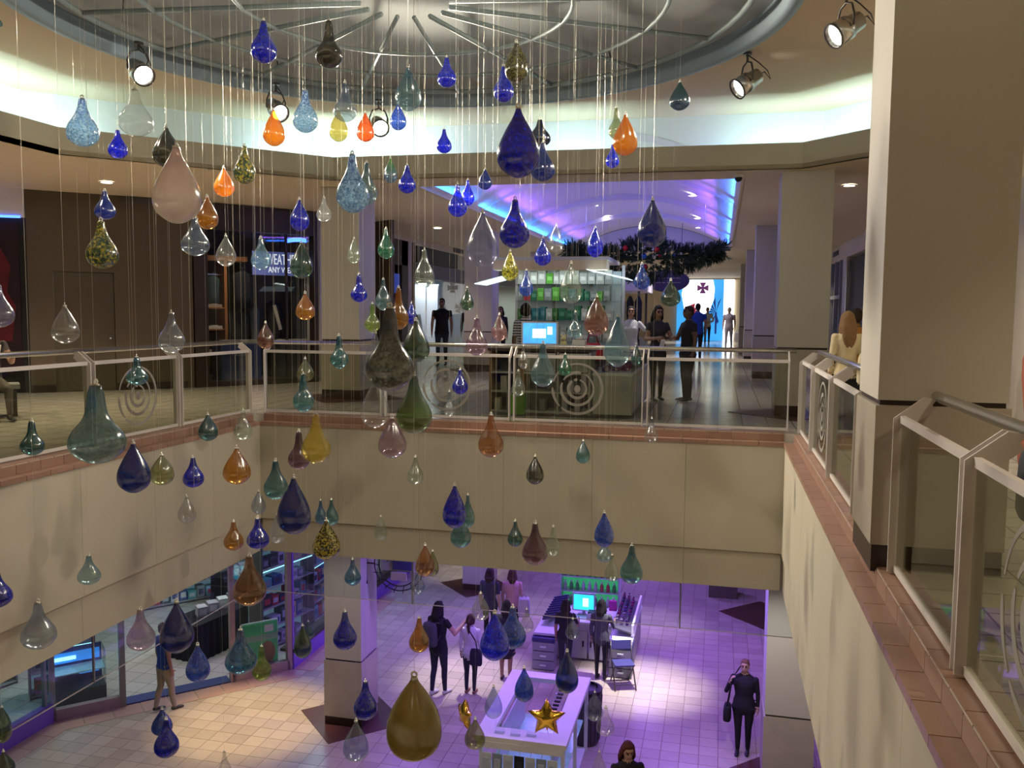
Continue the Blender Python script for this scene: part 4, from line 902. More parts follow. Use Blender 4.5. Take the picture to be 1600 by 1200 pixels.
person('guard in a white shirt and black trousers at the corridor end', (-.62, 44, 0), D(0), 1.82, MD, (.66, .64, .60), BLK, hair=('short', B), slv='long', armL=((.3, .05, -1), (-.8, -.8, -.4)), armR=((-.3, .05, -1), (.8, -.8, -.4)))
person('grey haired walker in a lilac shirt and pale trousers', (.37, 38.7, 0), D(-10), 1.78, LT, (.34, .30, .38), (.30, .28, .32), hair=('short', (.30, .27, .24)), build=1.08, stride=.2)
person('woman with long blonde hair and cream top by the near column', (1.47, 10.98, 0), D(190), 1.51, LT, (.62, .52, .33), BLK, hair=('long', (.20, .115, .05), .34), female=True, slv='long')
person('person in a mustard orange top beside the blonde woman', (1.68, 11.75, 0), D(170), 1.55, DK, (.36, .15, .03), BLK, hair=('short', (.03, .018, .012)), slv='long')
person('passer-by in a red sleeve cut off at the right edge', (1.42, 4.25, 0), D(80), 1.62, LT, (.50, .13, .08), BLK, hair=('short', B), slv='long')
person('seated visitor holding a white phone at the left edge', (-9.35, 9.5, -.36), D(60), 1.68, MD, (.05, .04, .04), (.14, .12, .11), hair=('short', B), knees=(.80, .46), armL=((.2, -.5, -.8), (-.2, -1, .35)), armR=((-.2, -.5, -.8), (.2, -1, .35)), hand_curl=.8)
# lower hall
person('long haired woman in black with a grey backpack pointing ahead', (-4.93, 14.96, ZL), D(160), 1.78, LT, BLK, DJEAN, shoe=(.55, .52, .5), hair=('long', B, .22), female=True, build=1.1, armR=((-.35, -.35, -.7), (-.3, -1, .75)), stride=.08)
person('woman in a white blouse with a ponytail and dark jeans', (-4.37, 15.16, ZL), D(178), 1.52, MD, (.66, .64, .66), DJEAN, shoe=(.2, .08, .05), hair=('pony', (.06, .03, .02)), female=True, build=1.1, slv='long', hem=.78)
person('bare legged girl in a dark dress among the shoppers', (-3.87, 15.91, ZL), D(185), 1.58, MD, (.02, .02, .03), (.02, .02, .03), hair=('long', B, .2), female=True, build=1.1, legs='bare', skirt=.58)
person('woman in an off shoulder charcoal top, farther back', (-4.66, 17.64, ZL), D(175), 1.66, LT, (.045, .05, .07), BLK, hair=('long', (.035, .015, .015), .14), female=True, build=1.1, slv='half')
person('woman in a pink top with a shoulder bag, farther back', (-4.21, 17.83, ZL), D(190), 1.62, LT, (.66, .36, .36), BLK, hair=('long', (.07, .025, .02), .16), female=True, build=1.1)
person('kiosk seller in black at the lower counter', (-2.80, 16.44, ZL), D(178), 1.52, MD, (.014, .012, .02), DJEAN, hair=('long', B, .18), female=True, build=1.1, slv='half', armR=((-.35, -.4, -1), (.1, -1, .1)))
person('kiosk seller in a grey hooded jacket at the lower counter', (-2.09, 16.42, ZL), D(172), 1.58, MD, (.075, .075, .085), BLK, hair=('long', B, .2), female=True, build=1.1, slv='long', armR=((-.3, -.4, -1), (.2, -1, .2)), hem=.80)
person('woman in a black suit holding a phone to her ear', (.54, 14.13, ZL), D(-8), 1.56, LT, (.016, .014, .02), (.014, .012, .016), hair=('short', (.20, .10, .06)), female=True, build=1.22, slv='long', armR=((-.45, -.3, -1), (.35, -.35, 1)), hand_curl=.9, stride=.03, legs='baggy')
person('red haired woman in a dark top at the bottom edge', (-1.0, 10.75, ZL), D(20), 1.66, LT, (.02, .016, .022), BLK, hair=('long', (.10, .025, .015), .3), female=True, build=1.1, bow=.3, armL=((.2, -.35, -1), (-.2, -1, .1)), armR=((-.2, -.35, -1), (.2, -1, .1)), hand_curl=.8)
person('man in a blue shirt and khaki trousers entering the lower shop', (-9.43, 13.12, ZL), D(150), 1.60, MD, (.02, .07, .36), (.30, .26, .19), shoe=(.03, .03, .03), hair=('short', B), build=1.1, legs='baggy', stride=.14, hem=.9)
finish_people()
# carried things
def bag(name, label, cat, loc, rz, dims, col, strap=None):
    t = thing(name, label, cat, loc, rz); w, d, h = dims; bm = BM()
    R = []
    for z, k in ((0, .86), (.08, 1), (.5, 1.0), (.85, .93), (1, .80)):
        R.append([Vector((w/2*k*(abs(math.cos(a))**.6)*(1 if math.cos(a) > 0 else -1), d/2*k*(abs(math.sin(a))**.6)*(1 if math.sin(a) > 0 else -1), h*z)) for a in [2*math.pi*q/16 for q in range(16)]])
    obj('bag_body', rings(bm, R), cloth(col), t, True)
    if strap: obj('strap', tube(BM(), strap, .012, 6), cloth(tuple(c*.7 for c in col)), t, True)
    return t
b_ = bag('backpack', 'grey backpack on the back of the long haired woman in black', 'backpack', (-5.02, 14.72, ZL+1.02), D(160), (.30, .16, .42), (.07, .07, .08))
obj('front_pocket', bx(BM(), -.11, .11, .07, .11, .04, .20), cloth((.05, .05, .06)), b_); obj('strap', tube(BM(), [(-.1, -.07, .05), (-.11, -.2, .18), (-.1, -.2, .38), (-.09, -.06, .42)], .016, 6), cloth((.05, .05, .06)), b_, True); obj('strap', tube(BM(), [(.1, -.07, .05), (.11, -.2, .18), (.1, -.2, .38), (.09, -.06, .42)], .016, 6), cloth((.05, .05, .06)), b_, True)
bag('shoulder_bag', 'dark shoulder bag hanging on the white bloused woman', 'handbag', (-4.22, 15.0, ZL+.62), D(178), (.24, .10, .30), (.02, .02, .035), [(-.05, .05, .28), (-.02, .10, .50), (.10, .10, .68), (.2, -.05, .70), (.12, -.12, .5)])
bag('tote_bag', 'cream tote bag on the blonde woman by the column', 'handbag', (1.72, 10.84, .66), D(190), (.30, .10, .36), (.62, .54, .38), [(-.10, 0, .34), (-.06, 0, .54), (.04, 0, .56), (.10, 0, .34)])
bag('shopping_bag', 'white plastic bag carried by the woman in pink', 'bag', (-3.93, 17.75, ZL+.62), D(10), (.26, .14, .42), (.60, .52, .56), [(-.06, 0, .40), (0, 0, .52), (.06, 0, .40)])
bag('shoulder_bag', 'black shoulder bag at the hip of the suited woman', 'handbag', (.28, 14.02, ZL+.58), D(-8), (.12, .22, .26), (.012, .012, .014), [(0, -.08, .25), (.04, -.03, .55), (.06, .02, .72), (.04, .07, .55), (0, .08, .25)])
bag('shoulder_bag', 'dark bag at the right edge beside the red sleeve', 'handbag', (1.30, 3.98, .62), D(80), (.24, .14, .28), (.02, .022, .03), [(-.08, 0, .27), (0, 0, .55), (.08, 0, .27)])
bag('shopping_bag', 'white carrier bag beside the lilac shirted walker', 'bag', (.72, 38.5, .35), 0, (.26, .14, .40), (.62, .62, .64), [(-.06, 0, .38), (0, 0, .5), (.06, 0, .38)])
for lb, loc, rz in (('white phone in the hands of the long haired woman at the railing', (-.91, 14.36, .98), D(25)), ('white phone held by the seated visitor at the left edge', (-8.92, 9.2, .93), D(60)), ('dark phone at the ear of the suited woman', (.43, 14.08, ZL+1.40), D(70))):
    t = thing('phone', lb, 'phone', loc, rz); cm = 'black' if 'dark' in lb else 'white'
    obj('case', box(BM(), (0, 0, 0), (.075, .012, .15), Matrix.Rotation(.5, 3, 'X')), cm, t); obj('screen', box(BM(), (0, .0068, -.002), (.066, .002, .135), Matrix.Rotation(.5, 3, 'X')), 'dark_grey', t)
# ================================================================== upper level: shops, corridor, kiosk
def frame2(name, label, cat, p, q, z=0, kind=None):
    p, q = Vector(p), Vector(q); d = q-p
    return thing(name, label, cat, (p.x, p.y, z), math.atan2(d.y, d.x), kind=kind), d.length
def part(nm, par, x0, x1, y0, y1, z0, z1, mat): return obj(nm, bx(BM(), x0, x1, y0, y1, z0, z1), mat, par)
# brown blind wall with service door
w, L_ = frame2('wall_brown', 'plain dark brown wall with a flush service door', 'wall', (-11.6, 12.75), (-9.65, 14.55), 0, 'structure')
part('panel', w, -.05, .34, 0, .2, 0, 3.5, 'brown_wall'); part('panel', w, 1.31, L_, 0, .2, 0, 3.5, 'brown_wall'); part('panel', w, .34, 1.31, 0, .2, 2.12, 3.5, 'brown_wall')
for x0, x1 in ((-.05, .33), (1.32, L_-.12)): part('skirting', w, x0, x1, -.02, 0, 0, .13, 'plinth_dark')
d_ = tag(part('door_1', None, .35, 1.30, .03, .08, .01, 2.11, 'brown_door'), 'flush dark brown service door in the brown wall', 'door', kind='structure'); d_.parent = None
d_.matrix_world = Matrix.Translation((-11.6, 12.75, 0)) @ Matrix.Rotation(math.atan2(1.8, 1.95), 4, 'Z')
obj('handle', ball(tube(BM(), [(1.22, -.03, .95), (1.22, .04, .95)], .012, 8), (1.22, -.04, .95), .026), 'steel', d_, True)
# dark red poster front at the far left edge
w, L_ = frame2('shopfront', 'dark shop front with red portrait poster and blue strip light, left edge', 'shop front', (-14.2, 11.2), (-11.65, 12.72))
part('frame', w, 0, L_, .05, .2, 0, 3.5, 'black'); part('header', w, 0, L_, -.10, .05, 3.02, 3.5, 'vault_paint'); part('strip_light', w, .2, L_-.05, -.12, -.1, 3.0, 3.04, 'blue_led')
pm('poster_red', (.10, .008, .012), .4, var=.8, scale=2.2); pm('poster_dark', (.02, .008, .012), .4, var=.5, scale=2)
pp = part('poster', w, 1.2, L_-.12, .02, .05, .3, 2.95, 'poster_dark')
obj('portrait', prism(BM(), [(2.0, .9), (2.7, .9), (2.78, 1.5), (2.65, 1.75), (2.72, 2.2), (2.5, 2.62), (2.2, 2.66), (1.98, 2.35), (1.92, 1.8), (2.05, 1.4)], (0, -.006, 0), (0, .019, 0)), 'poster_red', pp)
t, L2 = frame2('bench', 'low grey bench under the seated visitor at the left edge', 'bench', (-9.8, 9.25), (-9.2, 9.85))
part('seat', t, 0, .85, 0, .45, .38, .44, 'grey')
for x in (.05, .76): part('leg', t, x, x+.05, .05, .4, 0, .38, 'dark_steel')
area_dir((-12.6, 11.5, 2.9), (.3, -.5, -1), (1, .6, 0), 1.4, .1, 14, (.15, .2, 1), 'blue_strip')
# dark clothing shop
pm('sign_blue', (.10, .12, .34), .4, var=.1, emit=.55); pm('sign_white', (.85, .85, .9), .4, emit=.9, var=.02)
w, L_ = frame2('shopfront', 'dark framed clothing shop window with lettered blue sign', 'shop front', (-9.65, 14.55), (-8.08, 16.63))
part('pier', w, .02, .28, -.03, .2, 0, 3.49, 'dark_wood'); part('pier', w, 2.48, L_-.03, -.03, .2, 0, 3.49, 'dark_wood'); part('header', w, .28, 2.48, -.02, .2, 3.0, 3.49, 'dark_wood'); part('sill', w, .28, 2.48, -.02, .3, 0, .1, 'dark_wood')
for x0, x1 in ((.28, 1.90), (1.94, 2.48)): part('pane', w, x0, x1, .08, .09, .1, 3.0, 'pane_glass')
part('mullion', w, 1.90, 1.94, .06, .11, .1, 3.0, 'dark_wood')
CL = w
room = frame2('wall_shop', 'dark interior walls of the clothing shop', 'wall', (-9.65, 14.55), (-8.08, 16.63), 0, 'structure')[0]
part('panel', room, -1.2, 4.6, 3.4, 3.5, 0, 3.5, 'brown_wall'); part('panel', room, -1.3, -1.2, .3, 3.5, 0, 3.5, 'brown_wall'); part('panel', room, 4.5, 4.6, .3, 3.5, 0, 3.5, 'brown_wall')
def inshop(name, label, cat, x, y, z=0, rz=0, group=None):
    a = math.atan2(16.63-14.55, -8.08+9.65); c = Vector((-9.65, 14.55, z)) + Vector((math.cos(a)*x-math.sin(a)*y, math.sin(a)*x+math.cos(a)*y, 0))
    return thing(name, label, cat, c, a+rz, group)
t = inshop('wardrobe', 'orange brown wooden clothes rack in the dark shop', 'wardrobe', .75, 1.5)
for x in (0, .44): part('upright', t, x, x+.06, 0, .4, 0, 2.5, 'wood')
part('top_board', t, -.05, .95, 0, .4, 2.5, 2.6, 'wood'); part('rail', t, .06, .44, .18, .21, 2.2, 2.23, 'steel')
for z in (.55, 1.05, 1.5): part('shelf', t, .06, .44, .02, .38, z, z+.03, 'wood')
def garment(name, label, x, y, z, w_, h_, col, inp=inshop, d_=.09):
    t = inp(name, label, 'clothing', x, y, z, 0, 'clothes in the dark shop'); bm = BM(); R = []
    for zz, k in ((0, .92), (.3, .88), (.7, .95), (.86, 1.0), (.95, .75), (1, .25)): R.append([Vector((w_/2*k*math.cos(a), d_*(.7+.3*k)*math.sin(a), h_*zz)) for a in [2*math.pi*q/12 for q in range(12)]])
    obj('cloth', rings(bm, R), cloth(col), t, True); obj('hanger', tube(BM(), [(0, 0, h_), (0, 0, h_+.05), (.02, 0, h_+.08)], .005, 5), 'steel', t)
    return t
garment('jacket', 'dark teal jacket hanging in the wooden rack', 1.0, 1.65, 1.6, .30, .58, (.03, .06, .075)); garment('jacket', 'black padded jacket on a stand behind the glass', 1.62, 1.6, 1.5, .42, .8, (.02, .022, .03)); garment('jacket', 'patterned black jacket below the padded one', 1.6, 1.75, .55, .46, .9, (.035, .04, .04)); garment('jacket', 'pale denim garment hanging beside the patterned jacket', 1.95, 1.75, .6, .2, .95, (.14, .17, .22))
for i, z in enumerate((.58, 1.08, 1.53)):
    t = inshop('folded_shirt', ('folded grey shirt on the lowest rack shelf', 'folded white shirt on the middle rack shelf', 'folded tan shirt on the top rack shelf')[i], 'clothing', 1.0, 1.68, z, 0, 'clothes in the dark shop')
    obj('fold', box(BM(), (0, 0, .03), (.30, .28, .06)), cloth(((.5, .5, .5), (.6, .58, .55), (.4, .3, .25))[i]), t); obj('collar', box(BM(), (0, -.08, .065), (.12, .08, .015)), cloth(((.4, .4, .4), (.7, .68, .65), (.5, .4, .3))[i]), t)
t = inshop('shop_sign', 'blue sign with white lettering in the dark shop window', 'sign', 2.32, 1.2, 2.22)
part('board', t, -.63, .63, 0, .03, 0, .50, 'sign_blue'); text('lettering', 'WEATHER', .32, 'sign_white', t, (.04, -.004, .33), (math.pi/2, 0, 0)).scale = (.50, 1, 1); text('lettering', 'ANY WEAR', .17, 'sign_white', t, (.04, -.004, .11), (math.pi/2, 0, 0)).scale = (.75, 1, 1); part('bracket', t, -.02, .02, .03, .06, 0, 1.27, 'black')
t = inshop('neon_strip', 'glowing blue strip light over the lettered sign', 'light', 2.77, 1.25, 2.97)
obj('tube_light', tube(BM(), [(-.30, 0, 0), (-.15, -.02, .03), (0, -.03, .04), (.15, -.02, .03), (.30, 0, 0)], .045, 8), 'blue_led', t); part('holder', t, -.02, .02, -.01, .02, .04, .53, 'black')
t = inshop('mannequin', 'headless mannequin in a black coat with striped scarf', 'mannequin', 2.36, 1.7)
obj('coat', lathe(BM(), [(.15, .55), (.2, .7), (.17, 1.1), (.21, 1.45), (.17, 1.62), (.06, 1.68)], 14), cloth((.014, .014, .018)), t, True); obj('scarf', box(BM(), (.0, -.2, 1.32), (.07, .02, .55), Matrix.Rotation(-.25, 3, 'Y')), cloth((.62, .58, .5)), t); obj('pole', tube(BM(), [(0, 0, 0), (0, 0, .6)], .02, 8), 'steel', t); obj('foot', lathe(BM(), [(.16, 0), (.16, .02)], 16), 'steel', t)
for i, (x, lab, wd) in enumerate(((1.25, 'navy display plinth with white script in the dark shop', .85), (2.5, 'charcoal display plinth with small white print in the dark shop', .8))):
    t = inshop('display_plinth', lab, 'display stand', x, .8); part('block', t, -wd/2, wd/2, 0, .5, 0, .78, 'navy_paint' if i == 0 else 'dark_grey'); part('top', t, -wd/2-.02, wd/2+.02, -.02, .52, .78, .81, 'grey')
    text('print', 'Holiday' if i == 0 else 'SEASON', .13 if i == 0 else .10, 'white', t, (0, -.005, .58), (math.pi/2, 0, 0), .002)
    for k in range(4): 
        s = inshop('folded_cloth', 'folded pale cloth lying on the %s display plinth' % ('navy', 'charcoal')[i], 'clothing', x-.28+.19*k, 1.02, .81, .2*k, 'folded cloths on the plinths'); obj('fold', box(BM(), (0, 0, .015), (.15, .2, .03)), cloth((.5, .48, .44)), s); obj('fold', box(BM(), (.005, 0, .04), (.14, .19, .02)), cloth((.56, .52, .46)), s)
spot((-9.3, 16.2, 3.4), (-9.6, 15.9, 0), 110, (1, .75, .5), 100, .8, .05)
# corridor side walls
def side(name, label, p, q): return frame2(name, label, 'shop front', p, q)
w, L_ = frame2('wall_corridor', 'tan corridor bulkhead above the shop fronts', 'wall', (-8.2, 16.7), (-8.2, 50), 0, 'structure')
part('bulkhead', w, 0, L_, 0, .3, 3.35, 3.5, 'ceiling_paint')
for i, (x0, x1) in enumerate(((.2, .5), (5.55, 5.85), (12.4, 12.9), (20.5, 21), (28, 33.3))):
    w = frame2('wall_pier', 'tan pier number %s along the shops left of the corridor' % ('one', 'two', 'three', 'four', 'five')[i], 'wall', (-8.2, 16.7), (-8.2, 50), 0, 'structure')[0]; part('pier', w, x0, x1, 0, .3, 0, 3.35, 'column_paint')
w, L_ = frame2('wall_shop_lining', 'pale back walls of the corridor shops', 'wall', (-8.2, 16.7), (-8.2, 50), 0, 'structure')
part('back_wall', w, 0, 33.3, 4.0, 4.1, 0, 3.5, 'plaster')
for x in (5.7, 12.6, 20.7): part('party_wall', w, x, x+.1, .3, 4, 0, 3.5, 'plaster')
pm('sign_royal', (.02, .05, .30), .4, emit=.6); pm('shop_lav', (.55, .55, .66), .6)
w, _ = side('shopfront', 'dark shop front with a royal blue sign right of the cream column', (-8.2, 17.2), (-8.2, 22.2))
part('header', w, 0, 5.0, 0, .25, 2.7, 3.35, 'dark_wood'); part('sign_panel', w, 2.2, 4.3, -.03, 0, 1.95, 2.45, 'sign_royal'); part('pane', w, 0, 5, .1, .11, .1, 2.7, 'shop_glass'); part('mullion', w, 4.55, 5.0, 0, .2, 0, 3.35, 'dark_wood'); part('sill', w, 0, 4.6, 0, .2, 0, .1, 'dark_wood'); part('dark_lining', w, 0, 5.0, 2.0, 2.05, 0, 2.7, 'brown_wall')
w, _ = side('shopfront', 'bright lavender shop window with dark sign band and white mannequins', (-8.2, 22.55), (-8.2, 29.0))
part('grille', w, .4, 4.2, .0, .1, 2.85, 3.3, 'black'); part('sign_band', w, 0, 6.4, -.06, .2, 2.42, 2.82, 'dark_grey'); part('jamb', w, -.05, .12, -.03, .25, 0, 3.35, 'wicker'); part('pane', w, .12, 6.3, .1, .11, .05, 2.42, 'shop_glass'); part('lining', w, 0, 6.4, 2.2, 2.25, 0, 2.42, 'shop_lav')
for k in range(3): part('display_fin', w, 2.5+k*1.2, 2.6+k*1.2, .9, 1.7, 0, 2.4, 'white')
area_dir((-9.2, 25.5, 2.38), (0, 0, -1), (0, 1, 0), 5, .3, 90, (.8, .88, 1), 'shop_tube')
w, _ = side('shopfront', 'cool lit shop window right of the mauve column', (-8.2, 29.6), (-8.2, 37.2))
part('sign_band', w, 0, 7.6, -.06, .2, 2.5, 3.3, 'dark_grey'); part('pane', w, 0, 7.6, .1, .11, .05, 2.5, 'shop_glass'); part('lining', w, 0, 7.6, 2.2, 2.25, 0, 2.5, 'white')
for k in range(5): part('rack', w, .6+k*1.4, 1.2+k*1.4, 1.6, 2.1, 0, 1.9, ('sign_royal', 'shop_lav', 'white', 'grey', 'wicker')[k])
area_dir((-9.2, 33.5, 2.45), (0, 0, -1), (0, 1, 0), 6, .3, 140, (.75, .9, 1), 'shop_tube')
def mannequin(label, loc, rz, shirt):
    t = thing('mannequin', label, 'mannequin', loc, rz)
    bm = BM(); K = []; tub(bm, K, [V(0, 0, .85), V(0, 0, 1.1), V(0, 0, 1.35), V(0, 0, 1.44)], [(.15, .1), (.13, .09), (.17, .11), (.08, .07)], 's', 14); arm_b = BM()
    obj('shirt', bm, cloth(shirt), t, True); bm = BM(); tub(bm, K, [V(0, 0, 1.4), V(0, 0, 1.52)], [(.05, .05), (.05, .05)], 's'); ell(bm, K, (0, -.01, 1.60), (.075, .09, .11), 's'); obj('head', bm, 'white', t, True); arm_b.free()
    for sx in (-1, 1):
        bm = BM(); arm(bm, K, V(sx*.18, 0, 1.38), (sx*.25, 0, -1), (sx*.05, -.25, -1), sx, 'none'); obj('arm', bm, 'white', t, True)
        bm = BM(); tub(bm, K, [V(sx*.08, 0, .88), V(sx*.09, 0, .45), V(sx*.09, 0, .05), V(sx*.09, -.12, .03)], [(.085, .09), (.055, .06), (.04, .04), (.035, .03)], 's'); obj('leg', bm, cloth((.08, .09, .14)), t, True)
    obj('base_plate', lathe(BM(), [(.22, 0), (.22, .015)], 18), 'steel', t)
mannequin('white mannequin in a charcoal shirt, front of the pair', (-8.75, 24.1, .0), D(40), (.06, .06, .07)); mannequin('white mannequin in a grey shirt, behind the charcoal one', (-9.2, 25.0, .0), D(60), (.22, .22, .24))
# right-hand corridor wall
w, L_ = frame2('wall_right_corridor', 'tan bulkhead above the shop glazing behind the near column', 'wall', (3.3, 50), (3.3, -4), 0, 'structure')
part('bulkhead', w, 0, L_, 0, .3, 3.05, 3.5, 'ceiling_paint')
for i, (x0, x1, m_) in enumerate(((0, 10, 'column_paint'), (17.0, 17.95, 'column_paint'), (24.0, 24.8, 'column_paint'), (L_-15.8, L_, 'column_stone'))):
    w = frame2('wall_pier', ('long tan wall deep on the right of the corridor', 'tan pier beyond the grey framed shop window', 'tan pier between the two right shop fronts', 'stone clad wall behind the near column')[i], 'wall', (3.3, 50), (3.3, -4), 0, 'structure')[0]; part('panel', w, x0, x1, 0, .3, 0, 3.05, m_)
w, _ = side('shopfront', 'grey framed shop window glimpsed between the two right columns', (3.3, 32), (3.3, 26.2))
for k in range(6): part('mullion', w, k*1.1+.02, k*1.1+.12, -.03, .12, 0, 3.04, 'grey')
part('transom', w, 0, 5.8, -.03, .1, 1.95, 2.05, 'grey'); part('pane', w, 0, 5.8, .05, .06, 0, 3.05, 'pane_glass'); part('poster_panel', w, 3.4, 4.2, .8, .85, .2, 2.8, 'poster_red'); part('lining', w, 0, 5.8, 2, 2.05, 0, 3.05, 'dark_grey'); part('light_panel', w, 1.2, 1.9, 1.0, 1.05, 2.1, 2.6, 'shop_light')
w, _ = side('shopfront', 'near-black shop opening behind the blonde woman', (3.3, 25.0), (3.3, 12.0))
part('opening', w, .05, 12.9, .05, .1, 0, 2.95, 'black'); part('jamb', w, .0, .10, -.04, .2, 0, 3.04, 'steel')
# far end: backlit picture wall
pm('end_blue', (.04, .30, .70), .5, emit=1.3, var=.35, scale=.7); pm('end_white', (.95, .97, 1), .5, emit=2.6, var=.02); pm('end_red', (.42, .04, .07), .5, emit=.5); pm('end_purple', (.20, .06, .22), .5, emit=.4); pm('end_palm', (.03, .06, .35), .6, emit=.25, var=.4)
w = thing('wall_end', 'tan wall closing the corridor', 'wall', (0, 50, 0), kind='structure'); part('panel', w, -10, 8, .1, .3, 0, 4.2, 'ceiling_paint'); part('header', w, -10, 8, -.1, .1, 3.42, 3.5, 'ceiling_paint')
w = thing('picture_wall', 'backlit picture of a white sail with red crosses and a palm, end of the corridor', 'light box', (-2.0, 49.95, 0))
part('backing', w, -.4, 2.15, 0, .05, .02, 3.42, 'end_blue'); part('white_panel', w, 2.15, 2.72, 0, .05, .02, 3.42, 'end_white')
obj('sail', prism(BM(), [(0, 3.4), (1.55, 3.4), (1.65, 2.9), (1.6, 2.3), (1.4, 1.7), (1.15, 1.35), (.5, 1.4), (0, 1.8), (-.15, 2.6)], (0, -.02, 0), (0, 0, 0)), 'end_white', w)
def cross(cx, cz, s, m, rot=0):
    bm = BM()
    for k in range(4):
        a = math.pi/2*k+rot; P = [(.06, .02), (.10, .5), (-.10+.0, .5), (-.06, .02)]; P = [(.05, .0), (.30, .5), (-.30, .5), (-.05, 0)]
        prism(bm, [(cx+s*(x*math.cos(a)-y*math.sin(a)), cz+s*(x*math.sin(a)+y*math.cos(a))) for x, y in P], (0, -.015, 0), (0, -.02, 0))
    return obj('cross', bm, m, w)
cross(1.0, 2.95, .62, 'end_purple'); cross(.55, 1.75, .62, 'end_red', .4)
for k in range(9):
    a = 1.2+k*.45; obj('palm_frond', prism(BM(), [(1.75, 1.6), (1.75+.75*math.cos(a), 1.7+.75*math.sin(a)), (1.75+.6*math.cos(a+.18), 1.62+.55*math.sin(a+.18))], (0, -.01, 0), (0, 0, 0)), 'end_palm', w)
obj('palm_trunk', prism(BM(), [(1.7, .4), (1.8, .4), (1.8, 1.6), (1.7, 1.6)], (0, -.012, 0), (0, 0, 0)), 'end_palm', w)
# ---------------- upper kiosk
G1, G2 = 'goods stacked in the upper kiosk', 'packs hanging on the upper kiosk tower'
pm('kiosk_grey', (.38, .38, .37), .5); pm('kiosk_white', (.55, .55, .58), .4); pm('tan_wood', (.30, .17, .09), .5, var=.2)
k1 = thing('kiosk', 'kiosk counter with open shelves and grey drawers behind the far railing', 'kiosk', (-2.2, 12.1, 0))
part('back_panel', k1, -1.0, .45, .42, .46, .05, .92, 'dark_grey'); part('worktop', k1, -1.02, .47, -.12, .5, .92, .96, 'dark_wood')
for x in (-1.0, -.56, -.52, -.02, .43): part('upright', k1, x, x+.03, -.1, .42, .03, .92, 'tan_wood' if x < -.03 else 'kiosk_grey')
for z in (.05, .33, .60): 
    for a, b in ((-.97, -.56), (-.49, -.02), (.01, .43)): part('shelf', k1, a, b, -.1, .42, z, z+.025, 'kiosk_grey')
part('drawer', k1, .02, .42, -.11, -.09, .64, .90, 'kiosk_grey'); part('drawer', k1, -.48, -.04, -.11, -.09, .64, .90, 'kiosk_grey')
for i in range(3):
    for j in range(4):
        for q in range(2):
            if random.random() < .2: continue
            s = thing('carton', ('pale carton on the left bay shelves of the kiosk', 'grey file box on the middle bay shelves of the kiosk', 'small pack on the right bay shelves of the kiosk')[i], 'box', (-2.2+(-.93, -.45, .05)[i]+.09*j+.045, 12.08+.16*q, (.075, .355)[j % 2]), 0, G1)
            obj('carton_body', box(BM(), (0, 0, .08+.02*((i+j) % 3)), (.075, .14, .16+.04*((i+j) % 3))), cloth(((.40, .38, .33), (.16, .17, .17), (.34, .32, .36))[i]), s); obj('lid', box(BM(), (0, 0, .165+.04*((i+j) % 3)), (.079, .145, .012)), cloth(((.3, .28, .24), (.22, .22, .22), (.25, .22, .27))[i]), s)
s = thing('carton', 'bright green carton on the floor of the kiosk', 'box', (-2.78, 12.0, .03)); obj('carton_body', box(BM(), (0, 0, .13), (.22, .2, .26)), cloth((.10, .26, .02)), s); obj('lid', box(BM(), (0, 0, .265), (.23, .21, .02)), cloth((.08, .2, .02)), s)
k = thing('display_case', 'glass topped display case with white panelled side at the kiosk end', 'display case', (-1.43, 12.0, 0))
part('body', k, -.27, .27, .0, 2.6, .06, .60, 'kiosk_grey')
for i in range(4): part('side_panel', k, .27, .285, .04+i*.64, .62+i*.64, .10, .58, 'kiosk_white')
part('rim', k, -.28, .28, -.01, 2.61, .60, .64, 'kiosk_white'); part('glass_top', k, -.26, .26, .01, 2.59, .80, .81, 'pane_glass')
for x in (-.26, .255): part('side_glass', k, x, x+.006, .01, 2.59, .64, .80, 'pane_glass')
for i in range(14):
    s = thing('case', 'violet patterned case lying in the glass topped display', 'case', (-1.55+.115*(i % 3), 12.2+.165*i, .645), .3*i, 'cases in the upper display'); obj('shell', box(BM(), (0, 0, .03), (.09, .15, .05)), cloth((.10+.05*(i % 3), .04, .16)), s); obj('clasp', box(BM(), (0, -.078, .03), (.03, .008, .02)), 'steel', s)
pm('screen_sky', (.05, .30, .75), .3, emit=1.6, var=.55, scale=5); pm('screen_white', (.75, .92, .95), .3, emit=1.3, var=.03)
t = thing('computer', 'flat computer with bright blue sky desktop on the kiosk counter', 'computer', (-2.48, 12.05, .96), D(8))
part('housing', t, -.26, .26, -.01, .03, .04, .38, 'kiosk_white'); s = part('screen', t, -.235, .235, -.014, -.01, .075, .36, 'screen_sky'); part('window', s, -.10, .09, -.017, -.014, .15, .28, 'screen_white'); part('window', s, .11, .18, -.017, -.014, .20, .31, 'screen_white'); part('stand', t, -.08, .08, .0, .12, 0, .06, 'steel')
t = thing('plush_toy', 'small pale yellow plush toy beside the blue screen', 'toy', (-2.15, 12.12, .96)); obj('body', ball(BM(), (0, 0, .06), .055, squash=(1, 1, 1.1)), cloth((.6, .55, .25)), t, True); obj('head', ball(BM(), (0, -.01, .15), .042), cloth((.64, .6, .35)), t, True)
for sx in (-1, 1): obj('ear', ball(BM(), (sx*.03, 0, .19), .016), cloth((.6, .55, .25)), t, True)
t = thing('printer', 'white receipt printer on the kiosk counter', 'printer', (-1.95, 12.2, .96)); part('body', t, -.09, .09, 0, .2, 0, .13, 'white'); part('slot', t, -.06, .06, .04, .08, .13, .135, 'black'); part('paper', t, -.05, .05, .05, .07, .13, .2, 'white')
